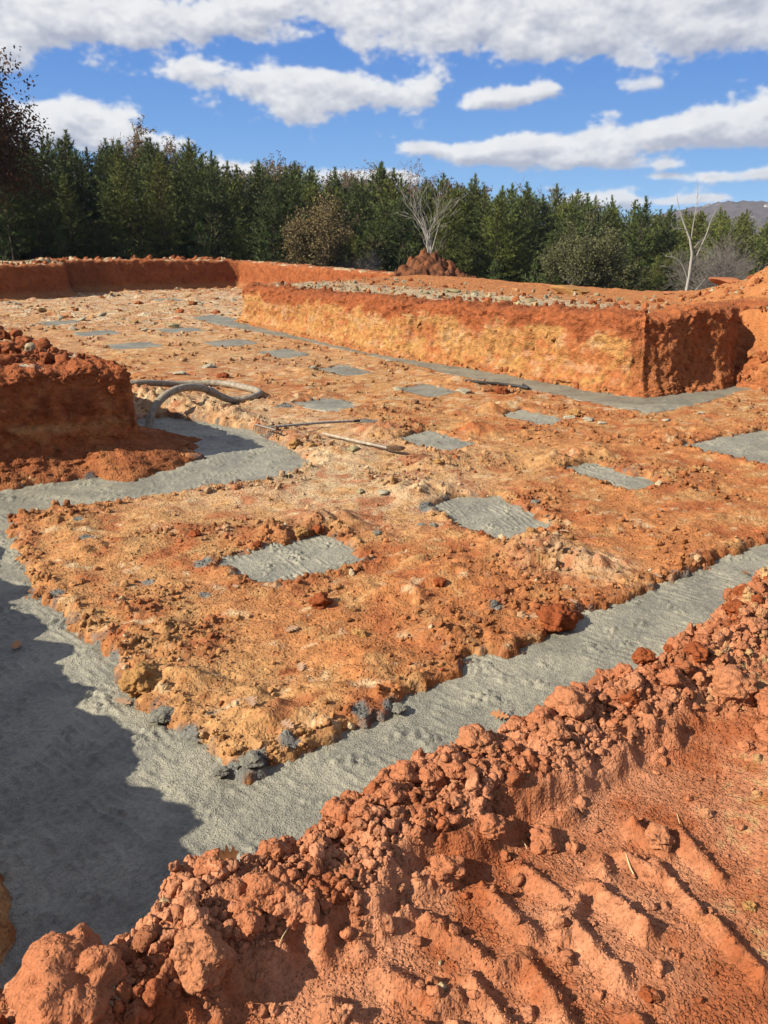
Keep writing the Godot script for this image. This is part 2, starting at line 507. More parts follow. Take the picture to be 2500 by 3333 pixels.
func paint_sky(im: Image, x0: int, x1: int, y0: int, y1: int, w: int) -> void:
	# clouds and air for a window of a panorama w pixels wide
	var per := w / 360.0
	var nx := x1 - x0
	var ny := y1 - y0
	var den := PackedFloat32Array()
	var gry := PackedFloat32Array()
	den.resize(nx * ny)
	gry.resize(nx * ny)
	for y in ny:
		var el := maxf(90.0 - (y0 + y + 0.5) / per, 0.0)
		for x in nx:
			var az := (x0 + x + 0.5) / per - 180.0
			if el > 40.0:
				az *= cos(deg_to_rad(minf(el, 80.0)))
			var c := cloud_at(az, el)
			den[y * nx + x] = c.x - 0.36 + 0.55 * k_shape.get_noise_2d(az, el * 1.9) + 0.16 * k_edge.get_noise_2d(az, el * 1.7)
			gry[y * nx + x] = c.y
	var lx := int(round(0.45 * per))
	var ly := int(round(0.55 * per))
	var by := int(round(0.7 * per))
	for y in ny:
		var el := maxf(90.0 - (y0 + y + 0.5) / per, 0.0)
		var base := sky_base(el)
		for x in nx:
			var d := den[y * nx + x]
			if d < -0.10:
				im.set_pixel(x0 + x, y0 + y, srgb(base))
				continue
			var az := (x0 + x + 0.5) / per - 180.0
			var g := gry[y * nx + x]
			var toward := den[maxi(y - ly, 0) * nx + maxi(x - lx, 0)]
			var below := den[mini(y + by, ny - 1) * nx + x]
			var lit := clampf(0.74 + (d - toward) * 1.25 + (below - d) * 0.45, 0.0, 1.0)
			var soft := 0.5 + 0.5 * k_shape.get_noise_2d(az * 1.7 + 40.0, el * 3.0)
			lit = clampf(lit * (0.75 + 0.5 * soft) - g * 0.5 * smoothstep(0.1, 0.8, d) - g * 0.10, 0.0, 1.0)
			var c := Color(0.47, 0.50, 0.60).lerp(Color(0.93, 0.935, 0.94), lit)
			im.set_pixel(x0 + x, y0 + y, srgb(base.lerp(c, smoothstep(-0.10, 0.26, d) * (0.97 - 0.25 * g * (1.0 - smoothstep(0.1, 0.5, d))))))


func make_sky() -> void:
	k_shape = nz(FastNoiseLite.TYPE_SIMPLEX_SMOOTH, 0.22, 5, 31)
	k_edge = nz(FastNoiseLite.TYPE_SIMPLEX_SMOOTH, 1.3, 3, 32)
	k_cover = nz(FastNoiseLite.TYPE_SIMPLEX_SMOOTH, 0.035, 3, 33)
	var w := 512
	var h := 256
	var im := Image.create(w, h, false, Image.FORMAT_RGB8)
	im.fill(srgb(Color(0.30, 0.22, 0.16)))
	paint_sky(im, 0, w, 0, h / 2, w)
	im.resize(4096, 2048, Image.INTERPOLATE_CUBIC)
	paint_sky(im, 2048 - 370, 2048 + 370, 840, 1026, 4096)
	# Godot's panorama starts at -z: put the half that lies ahead on both ends
	var pano := Image.create(4096, 2048, false, Image.FORMAT_RGB8)
	pano.blit_rect(im, Rect2i(2048, 0, 2048, 2048), Vector2i(0, 0))
	pano.blit_rect(im, Rect2i(0, 0, 2048, 2048), Vector2i(2048, 0))
	var mat := PanoramaSkyMaterial.new()
	mat.panorama = ImageTexture.create_from_image(pano)
	mat.filter = true
	var sky := Sky.new()
	sky.sky_material = mat
	var env := Environment.new()
	env.background_mode = Environment.BG_SKY
	env.sky = sky
	env.tonemap_mode = Environment.TONE_MAPPER_LINEAR
	env.tonemap_exposure = 2.2
	env.background_energy_multiplier = 0.43
	env.fog_enabled = true   # thin autumn haze, seen on the far hill
	env.fog_density = 0.0001
	env.fog_light_color = Color(0.75, 0.83, 0.95)
	env.sdfgi_enabled = true
	env.ssao_enabled = true
	env.ssil_enabled = true
	var we := WorldEnvironment.new()
	we.name = "world_environment"
	we.environment = env
	add_child(we)


# ---------------------------------------------------------------- shape and colour of the ground
func setup_plan() -> void:
	var quads := [
		[[-1.57, -6.98], [-0.63, -7.69], [-0.24, -6.98], [-1.09, -6.45]], [[0.64, -8.68], [0.85, -8.95], [1.4, -8.93], [1.62, -8.4], [1.81, -8.01], [1.3, -7.55], [0.95, -7.85]], [[2.52, -10.2], [2.92, -10.5], [3.6, -9.57], [3.12, -9.25]],
		[[4.62, -11.44], [6.28, -12.4], [7.3, -11.2], [5.45, -10.3]], [[0.26, -11.87], [0.72, -12.3], [1.33, -11.52], [1.01, -11.1], [0.6, -11.4]], [[2.2, -13.52], [2.51, -14.0], [3.14, -13.27], [2.75, -12.7]], [[-1.72, -14.6], [-1.04, -15.0], [-0.6, -14.3], [-0.93, -13.88]],
		[[0.35, -16.17], [0.95, -16.55], [1.48, -15.7], [0.9, -15.2]], [[-1.55, -18.54], [-1.03, -19.3], [-0.32, -18.2], [-0.85, -17.7]], [[-3.35, -21.5], [-2.74, -22.1], [-2.15, -21.0], [-2.7, -20.5]]]
	var labels := [
		"raked grey concrete pad nearest the front corner, squarest of the pads", "large rounded grey concrete pad right of the squarest front pad", "four-cornered grey concrete pad amid orange clay, between rounded pad and right frame edge", "wide grey concrete pad cut off by the right edge of the picture",
		"grey concrete pad with wavy trowel marks just beyond the shovel blade", "small grey concrete pad with pale stones at its right end", "grey concrete pad beyond the rake handle, right of the hose loop", "dark wet concrete pad beside the long footing under the ochre wall", "dark rough concrete pad with pale clods, left of the dark wet pad", "thin far concrete pad straight behind the hose loop"]
	for i in quads.size():
		var p := PackedVector2Array()
		for q in quads[i]:
			p.append(Vector2(q[0], q[1]))
		footings.append({"name": "concrete_pad", "label": labels[i], "poly": p, "level": -0.016 - 0.010 * (i % 3) + (0.016 if i > 3 else 0.0), "step": 0.013 if i < 3 else 0.022 if i < 6 else 0.04})
	var far := [[-4.6, -23.4, "far concrete pad in front of the bare end of the long footing"], [-6.95, -26.8, "far concrete pad left of the long footing's end"], [-7.3, -22.8, "far concrete pad nearest the left dirt block's ridge"], [-9.5, -25.9, "far concrete pad second behind the left dirt block's ridge"], [-12.0, -29.2, "far concrete pad at the left picture edge, third behind the dirt block's ridge"], [-11.0, -40.3, "farthest concrete pad, before the dark back wall of the pit"]]
	for f in far:
		var c := Vector2(f[0], f[1])
		var p := PackedVector2Array([c - U * 0.55 - V * 0.55, c + U * 0.55 - V * 0.6, c + U * 0.6 + V * 0.55, c - U * 0.5 + V * 0.6])
		footings.append({"name": "concrete_pad", "label": f[2], "poly": p, "level": 0.004, "step": 0.08})
	footings.append({"name": "concrete_footing", "label": "wide L-shaped concrete footing in the foreground, half in shadow on its left", "level": -0.05, "step": 0.0165, "poly": PackedVector2Array([
		Vector2(-5.4, -8.4), Vector2(-4.62, -8.4), Vector2(-4.28, -8.02), Vector2(-3.75, -7.1), Vector2(-3.28, -6.34), Vector2(-2.75, -5.75), Vector2(-2.29, -5.26), Vector2(-1.9, -4.72), Vector2(-1.55, -4.29), Vector2(-1.2, -3.98), Vector2(-0.95, -3.74), Vector2(-0.73, -3.68), Vector2(-0.35, -4.02), Vector2(0.06, -4.34), Vector2(0.4, -4.7), Vector2(0.72, -4.98), Vector2(0.76, -5.2), Vector2(0.98, -5.08),
		Vector2(1.36, -5.4), Vector2(1.82, -5.88), Vector2(2.4, -6.22), Vector2(2.93, -6.65), Vector2(3.99, -7.4), Vector2(7.6, -10.0), Vector2(8.4, -9.0), Vector2(2.0, -4.0), Vector2(-1.3, -1.7), Vector2(-1.75, -2.5), Vector2(-1.66, -2.72), Vector2(-1.95, -3.12), Vector2(-3.2, -4.85), Vector2(-4.9, -7.2)])})
	footings.append({"name": "concrete_footing", "label": "curved grey concrete footing in front of the left dirt block", "level": -0.055, "step": 0.022, "poly": PackedVector2Array([
		Vector2(-6.0, -7.9), Vector2(-5.2, -8.05), Vector2(-4.42, -8.33), Vector2(-3.5, -8.74), Vector2(-2.27, -9.47), Vector2(-1.64, -9.67), Vector2(-1.04, -10.44), Vector2(-1.6, -11.5), Vector2(-2.31, -12.54), Vector2(-3.2, -13.15), Vector2(-4.0, -13.55), Vector2(-4.5, -13.2), Vector2(-3.95, -12.3), Vector2(-3.0, -11.4), Vector2(-2.5, -10.85), Vector2(-3.13, -10.25), Vector2(-4.87, -9.32), Vector2(-6.2, -8.6)])})
	footings.append({"name": "concrete_footing", "label": "long narrow grey concrete footing at the foot of the ochre wall", "level": 0.0, "step": 0.05, "poly": PackedVector2Array([
		Vector2(-7.4, -31.2), Vector2(-6.0, -28.9), Vector2(-1.95, -23.5), Vector2(0.25, -20.2), Vector2(1.82, -17.75), Vector2(3.16, -16.2), Vector2(3.9, -15.0), Vector2(4.76, -13.88), Vector2(5.5, -14.3), Vector2(7.75, -16.3), Vector2(7.75, -17.1), Vector2(5.05, -15.5), Vector2(3.8, -17.1), Vector2(2.0, -19.3), Vector2(0.3, -21.0), Vector2(-1.8, -24.3), Vector2(-5.3, -29.8), Vector2(-6.9, -32.2)])})
	for f in footings:
		if f.name == "concrete_pad":
			f.poly = Geometry2D.offset_polygon(f.poly, -0.055)[0]
		var lo := Vector2(1e9, 1e9)
		var hi := -lo
		for q in f.poly:
			lo = lo.min(q)
			hi = hi.max(q)
		f.lo = lo
		f.hi = hi


var trench_cells := {}   # half-metre cells: [a plain distance] or the outlines that matter there
var pit_cells := {}


func trench(x: float, z: float) -> float:
	var key := (int(floor(x * 2.0)) + 500) * 1000 + int(floor(z * 2.0)) + 500
	var cell = trench_cells.get(key)
	if cell == null:
		var cx := floorf(x * 2.0) * 0.5 + 0.25
		var cz := floorf(z * 2.0) * 0.5 + 0.25
		cell = []
		for f in footings:
			if cx > f.lo.x - 1.4 and cx < f.hi.x + 1.4 and cz > f.lo.y - 1.4 and cz < f.hi.y + 1.4:
				var s := sd_poly(f.poly, cx, cz)
				if s < -0.75:
					cell = [-0.4]
					break
				if s < 1.3:
					cell.append(f.poly)
		trench_cells[key] = cell
	var best := 1.0
	for c in cell:
		best = minf(best, c if c is float else sd_poly(c, x, z))
	return best


func pit_d(x: float, z: float) -> float:
	# signed distance to the pit outline, exact within about a metre of it
	var key := (int(floor(x)) + 5000) * 10000 + int(floor(z)) + 5000
	var cell = pit_cells.get(key)
	if cell == null:
		cell = sd_poly(pit, floorf(x) + 0.5, floorf(z) + 0.5)
		pit_cells[key] = cell
	return cell if absf(cell) > 2.1 else sd_poly(pit, x, z)


var bins := {}


func bin(x: float, z: float) -> Array:
	# [heaps, tones, splashes] that reach this metre of the floor
	var key := (int(floor(x)) + 500) * 1000 + int(floor(z)) + 500
	var b = bins.get(key)
	if b == null:
		b = [[], [], []]
		var c := Vector2(floorf(x) + 0.5, floorf(z) + 0.5)
		for l in lumps:
			if c.distance_to(Vector2(l[0], l[1])) < 2.0 * l[2] + 0.75:
				b[0].append(l)
		for l in tones:
			if c.distance_to(Vector2(l[0], l[1])) < 2.3 * l[2] + 0.75:
				b[1].append(l)
		for l in splashes:
			if c.distance_to(Vector2(l[0], l[1])) < 2.0 * l[2] + 0.75:
				b[2].append(l)
		bins[key] = b
	return b


func floor_y(x: float, z: float) -> float:
	var rough := smoothstep(-0.02, 0.50, n_rough.get_noise_2d(x, z))
	var big := n_mid.get_noise_2d(x, z)
	var h := 0.03 * n_big.get_noise_2d(x, z) + 0.045 * big
	var fine := n_fine.get_noise_2d(x, z)
	var fine2 := n_fine.get_noise_2d(x * 0.42 + 31.0, z * 0.75 - 9.0)
	h += 0.022 * fine2 + 0.012 * fine * (0.4 + rough)
	# furrows left by the digger's bucket and tracks, along the rows
	var al := x * U.x + z * U.y
	var ac := x * V.x + z * V.y
	var fur := n_fine.get_noise_2d(al * 0.10 + 3.0, ac * 0.55)
	h += 0.055 * (absf(fur) - 0.18) * smoothstep(-0.1, 0.35, big + 0.15)
	if z <= -26.0:
		h += clampf((-26.0 - z) / 4.0, 0.0, 1.0) * (0.25 + rough) * (0.12 * crumb(q_a[0], q_a[1], x * 0.36, z * 0.5, 2.0, 0.62) + 0.09 * n_fine.get_noise_2d(x * 0.22, z * 0.4))
	if z > -30.0:
		var wx := x + 0.03 * fine
		var wz := z + 0.04 * fine2
		h += (0.04 + rough) * (0.034 * crumb(q_a[0], q_a[1], wx, wz, 2.2, 0.72) + 0.022 * crumb(q_b[0], q_b[1], wx, wz, 2.6, 0.55))
		if z > -13.0:
			h += (0.12 + rough) * 0.010 * crumb(q_c[0], q_c[1], x, z, 2.6, 0.4)
	for l in bin(x, z)[0]:
		var q: float = ((x - l[0]) * (x - l[0]) + (z - l[1]) * (z - l[1])) / (l[2] * l[2])
		if q < 4.0:
			h += l[3] * exp(-q) * (1.0 + 0.6 * fine2 + 0.5 * fine)
	var t := trench(x, z)
	if t < 0.9:
		h *= 1.0 - 0.72 * smoothstep(0.55, 0.08, t)
		var ring := exp(-pow((t - 0.22) / 0.09, 2.0)) * (1.0 if z > -13.0 else 0.25)
		h += ring * (0.012 + 0.035 * maxf(0.0, fine + 0.3 * big) + 0.04 * crumb(q_b[0], q_b[1], x, z, 2.4, 0.6) + 0.02 * crumb(q_c[0], q_c[1], x, z, 2.4, 0.5))
		h -= 0.30 * smoothstep(0.05, -0.10, t - 0.085 + 0.06 * fine + 0.10 * fine2 + 0.05 * crumb(q_b[0], q_b[1], x + 9.0, z, 2.0, 0.6))
	return h


func floor_color(x: float, z: float, y: float) -> Color:
	var n1 := n_tone.get_noise_2d(x, z)
	var n2 := n_tone2.get_noise_2d(x, z)
	var n3_ := n_tone3.get_noise_2d(x, z)
	var r := ORANGE.r
	var g := ORANGE.g
	var b := ORANGE.b
	var w := 0.65
	r *= w
	g *= w
	b *= w
	var here := bin(x, z)
	for s in here[1]:
		var q: float = ((x - s[0]) * (x - s[0]) + (z - s[1]) * (z - s[1])) / (s[2] * s[2])
		if q < 5.0:
			var k: float = s[4] * exp(-q) * maxf(0.0, 1.0 + 1.5 * n2 + 0.7 * n3_)
			var c: Color = s[3]
			r += c.r * k
			g += c.g * k
			b += c.b * k
			w += k
	var c := Color(r / w, g / w, b / w)
	c = c.lerp(RED, clampf(smoothstep(0.08, 0.5, n2 + 0.35 * n1 + 0.25 * n3_) * 0.75, 0.0, 1.0))
	c = c.lerp(OCHRE, smoothstep(0.02, 0.5, -n2 + 0.4 * n1 + 0.3 * n3_) * 0.75)
	c = c.lerp(DARK, smoothstep(0.30, 0.62, n_tone2.get_noise_2d(x * 1.7 + 50.0, z * 1.7) + 0.3 * n3_) * 0.75)
	c = c.lerp(CREAM, smoothstep(0.34, 0.62, n_tone2.get_noise_2d(x * 1.2 - 70.0, z * 1.6 + 20.0) + 0.25 * n3_ + 0.2 * (1.0 if z < -14.0 else 0.0)) * 0.6)
	c = c.lerp(Color(0.30, 0.115, 0.050), smoothstep(0.0, 0.4, n_rough.get_noise_2d(x, z)) * smoothstep(-0.05, 0.3, n3_ + 0.35 * n2) * 0.7)
	if z < -24.0:
		var w2 := clampf((-24.0 - z) / 5.0, 0.0, 1.0)
		c = c.lerp(Color(0.68, 0.58, 0.42), w2 * smoothstep(0.1, 0.4, n_tone2.get_noise_2d(x * 0.5, z * 0.9 + 80.0)) * 0.8)
		c = c.lerp(RUST, w2 * smoothstep(0.22, 0.45, n_tone2.get_noise_2d(x * 0.4 - 60.0, z * 0.8)) * 0.6)
	var tn := 1.08 + 0.34 * n3_ + 0.14 * n2
	c = Color(c.r * tn, c.g * tn, c.b * tn)
	var te := trench(x, z)
	if te < 0.26:
		var e := smoothstep(0.20, 0.06, te + 0.10 * n3_)
		c = c.lerp(GREYC * (0.85 + 0.4 * n3_), e * smoothstep(0.10, 0.30, n_tone2.get_noise_2d(x * 2.2 + 12.0, z * 2.2)))
		c = c.lerp(Color(0.24, 0.09, 0.042), e * 0.55 * smoothstep(-0.25, 0.2, n_tone2.get_noise_2d(x * 2.6 - 42.0, z * 2.6)))
	for s in here[2]:
		var q: float = ((x - s[0]) * (x - s[0]) + (z - s[1]) * (z - s[1])) / (s[2] * s[2])
		if q < 4.0:
			c = c.lerp(GREYC * (0.8 + 0.5 * n3_), smoothstep(0.40, 0.55, exp(-q) + 0.35 * n3_ + 0.2 * n2))
	return c


func top_y(x: float, z: float) -> float:
	# the untouched ground round the pit
	var u := x * U.x + z * U.y
	var h := 1.42 + 0.05 * n_big.get_noise_2d(x * 0.5, z * 0.5)
	if z < -8.0 and u < 12.0 and z > -36.0:
		h = lerpf(1.26, 1.05, clampf((-z - 11.0) / 12.0, 0.0, 1.0))
	if z < -36.0:
		h = 1.52
	if u > 12.9 and u < 22.0 and z < -14.0 and z > -36.0:
		h = lerpf(1.42, 1.22, clampf((-z - 15.0) / 15.0, 0.0, 1.0)) + 0.03 * (u - 13.0) * clampf((-z - 20.0) / 12.0, 0.0, 1.0)
	if u > 21.5:
		h -= 7.5 * (1.0 - exp(-(u - 21.5) / 42.0))
	if z < -52.0:
		h = minf(h, 1.5 - 0.02 * (-z - 52.0))
	# spoil heap right of the cut
	var q := pow((x - 10.7) / 2.0, 2.0) + pow((z + 19.0) / 3.6, 2.0)
	if q < 5.0:
		h += exp(-q * 1.1) * (1.25 + 0.4 * n_mid.get_noise_2d(x * 0.8, z * 0.8 + 5.0) + 0.16 * crumb(q_a[0], q_a[1], x * 0.5, z * 0.5, 1.7, 0.4) + 0.08 * crumb(q_b[0], q_b[1], x * 0.6, z * 0.6, 2.0, 0.4))
	h += 0.035 * n_mid.get_noise_2d(x, z) + 0.02 * n_fine.get_noise_2d(x * 0.6, z * 0.6)
	return h


func left_bank(x: float, z: float) -> float:
	return -((x + 1.7) * U.x + (z + 2.76) * U.y)


func ground_y(x: float, z: float) -> float:
	var d := pit_d(x, z)
	if d <= 0.0:
		return floor_y(x, z)
	if near_d(x, z) > -0.95 and (z > -2.2 or x > -1.2):
		return -0.3
	var l := left_bank(x, z)
	if l > -0.3 and z > -8.7 and x < -1.0:
		var k := n_mid.get_noise_2d(x * 1.6, z * 1.6)
		var rise := clampf(maxf(d, 0.0) * 1.5 + 0.10 * k, -0.2, 1.02 + 0.30 * k + 0.22 * exp(-pow((z + 2.6) / 0.5, 2.0)))
		rise *= maxf(smoothstep(-2.25, -2.75, z), smoothstep(0.45, 0.95, l))
		return floor_y(x, z) * 0.3 + rise + 0.03 * n_fine.get_noise_2d(x, z)
	if d > 0.45:
		return top_y(x, z) + rubble(x, z)
	return lerpf(floor_y(x, z), top_y(x, z), smoothstep(0.16, 0.44, d))


func rubble(x: float, z: float) -> float:
	var r := n_rough.get_noise_2d(x * 0.8 + 20.0, z * 0.8)
	var u := x * U.x + z * U.y
	var edge := smoothstep(17.5, 13.0, u) if u > 12.0 else 0.6
	return (0.07 * crumb(q_a[0], q_a[1], x * 0.8, z * 0.8, 2.2, 0.4) + 0.03 * crumb(q_b[0], q_b[1], x, z, 2.4, 0.4)) * smoothstep(-0.25, 0.3, r + edge - 0.5) * clampf((z + 48.0) / 15.0, 0.3, 1.0)


func ground_color(x: float, z: float, y: float) -> Color:
	var d := pit_d(x, z)
	if d < 0.02:
		return floor_color(x, z, y)
	var n1 := n_tone.get_noise_2d(x, z)
	var n2 := n_tone2.get_noise_2d(x, z)
	var n3_ := n_tone3.get_noise_2d(x, z)
	var u := x * U.x + z * U.y
	var c := ORANGE.lerp(RED, smoothstep(-0.2, 0.4, n2 + 0.3 * n3_))
	if left_bank(x, z) > -0.3 and z > -8.7 and x < -1.0:
		c = RED.lerp(OCHRE, smoothstep(0.0, 0.5, n2))
	elif u > 12.9 and z < -12.0 and z > -36.0:
		c = RUST.lerp(ORANGE, maxf(smoothstep(-0.3, 0.3, n1), smoothstep(14.5, 17.5, u + 1.5 * n2)))
		# band of pale crushed rock along the cut
		var band := exp(-pow((u - 15.6) / 1.7, 2.0)) * smoothstep(-17.5, -21.0, z)
		c = c.lerp(PALE.lerp(OCHRE, 0.4), smoothstep(0.25, 0.6, band + 0.55 * n2 + 0.2 * n3_ - 0.05))
		c = c.lerp(RED, smoothstep(0.5, 0.9, exp(-pow((u - 13.4) / 0.6, 2.0)) + 0.3 * n2))
	elif z < -36.0:
		c = RUST.lerp(CREAM, smoothstep(-0.1, 0.35, n2 + 0.4 * n1 + (0.1 if u < 18.0 else -0.05)))
	elif u < 12.0:
		c = RED.lerp(CREAM, smoothstep(0.25, 0.5, n2 + n3_ * 0.4))
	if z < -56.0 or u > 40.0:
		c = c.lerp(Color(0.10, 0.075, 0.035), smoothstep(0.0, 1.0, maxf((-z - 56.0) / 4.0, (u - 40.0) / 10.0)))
	var tn := 1.0 + 0.28 * n3_ + 0.10 * n2
	return Color(c.r * tn, c.g * tn, c.b * tn)


func make_ground() -> void:
	structure(put("pit_floor", grid_mesh(span(-6.4, 5.2, 0.025), span(-8.3, -3.3, 0.0265), ground_y, ground_color, func(x, z): return trench(x, z) > -0.16 and near_d(x, z) < -0.75), M.soil))
	structure(put("pit_floor", grid_mesh(span(-7.5, 10.5, 0.038), span(-15.6, -8.3, 0.039), ground_y, ground_color, func(x, z): return trench(x, z) > -0.25), M.soil))
	structure(put("pit_floor", grid_mesh(span(-13.0, 14.5, 0.065), span(-27.5, -15.6, 0.06), ground_y, ground_color), M.soil))
	structure(put("pit_floor", grid_mesh(span(-34.0, 22.0, 0.15), span(-56.0, -27.5, 0.14), ground_y, ground_color), M.soil_far))
	structure(put("left_bank", grid_mesh(span(-4.2, -0.9, 0.03), span(-3.3, -0.9, 0.03), ground_y, ground_color), M.soil))
	# the wide country round the site, one sheet with a hole where the finer ground lies
	var sink := func(x: float, z: float) -> float:
		var y := ground_y(x, z) if z > -60.0 and z < 2.0 and absf(x) < 40.0 else top_y(x, z)
		if z < -400.0:
			y -= 0.01 * (-z - 400.0)
		return y - (0.12 if x > -34.4 and x < 22.4 and z > -56.4 and z < -0.5 else 0.0)
	var xs := PackedFloat32Array()
	for v in [-3000, -1800, -1000, -600, -400, -250, -160]:
		xs.append(v)
	xs.append_array(span(-120, -36, 3.0))
	xs.append_array(span(-34, 22, 0.7))
	xs.append_array(span(25, 130, 3.0))
	for v in [160, 250, 400, 600, 1000, 1800, 3000]:
		xs.append(v)
	var zs := PackedFloat32Array()
	for v in [-4000, -2500, -1500, -900, -500, -300, -220, -170]:
		zs.append(v)
	zs.append_array(span(-150, -59, 3.0))
	zs.append_array(span(-56, -0.5, 0.7))
	for v in [3, 10, 30, 90, 300, 1000]:
		zs.append(v)
	var hole := func(x: float, z: float) -> bool:
		if x > -33.0 and x < 21.0 and z > -55.0 and z < -28.5: return false
		if x > -12.0 and x < 13.5 and z > -28.6 and z < -16.6: return false
		if x > -6.6 and x < 9.5 and z > -16.7 and z < -9.3: return false
		if x > -5.4 and x < 4.2 and z > -9.4 and z < -4.3: return false
		if x > -3.4 and x < 10.0 and z > -4.6 and z < 2.0: return false
		return true
	structure(put("ground", grid_mesh(xs, zs, sink, ground_color, hole), M.soil_far))


# ---------------------------------------------------------------- cut walls
func make_walls() -> void:
	# [name, foot line, height at each point, talus, rows, step, palette]
	wall("left_block_wall", [[-6.9, -8.85], [-5.12, -9.72], [-3.52, -10.72], [-3.6, -11.05], [-5.0, -12.9], [-8.0, -16.8], [-11.3, -21.2]], [1.30, 1.27, 1.25, 1.22, 1.14, 1.06, 1.0], 1.05, 0.025, 0, 0.0)
	wall("long_wall", [[9.3, -14.2], [8.4, -15.4], [7.6, -16.7], [5.15, -15.35], [4.9, -15.5], [3.77, -16.95], [1.95, -19.2], [0.25, -20.95], [-1.85, -24.2], [-5.2, -29.5], [-5.3, -30.3], [-2.5, -32.5]], [1.9, 1.75, 1.55, 1.42, 1.42, 1.40, 1.36, 1.33, 1.28, 1.22, 1.22, 1.2], 0.8, 0.035, 1, 0.0)
	wall("back_wall", [[0.9, -34.9], [-4.0, -42.3], [-9.1, -50.4], [-9.6, -50.35], [-14.0, -47.6], [-18.5, -44.8]], [1.35, 1.45, 1.5, 1.55, 1.66, 1.72], 0.9, 0.08, 2, 0.0)
	wall("far_left_wall", [[-17.9, -45.6], [-16.75, -42.5], [-17.0, -42.0], [-19.15, -39.6], [-25.0, -37.0]], [1.6, 1.55, 1.55, 1.6, 1.65], 0.9, 0.08, 3, 0.0)


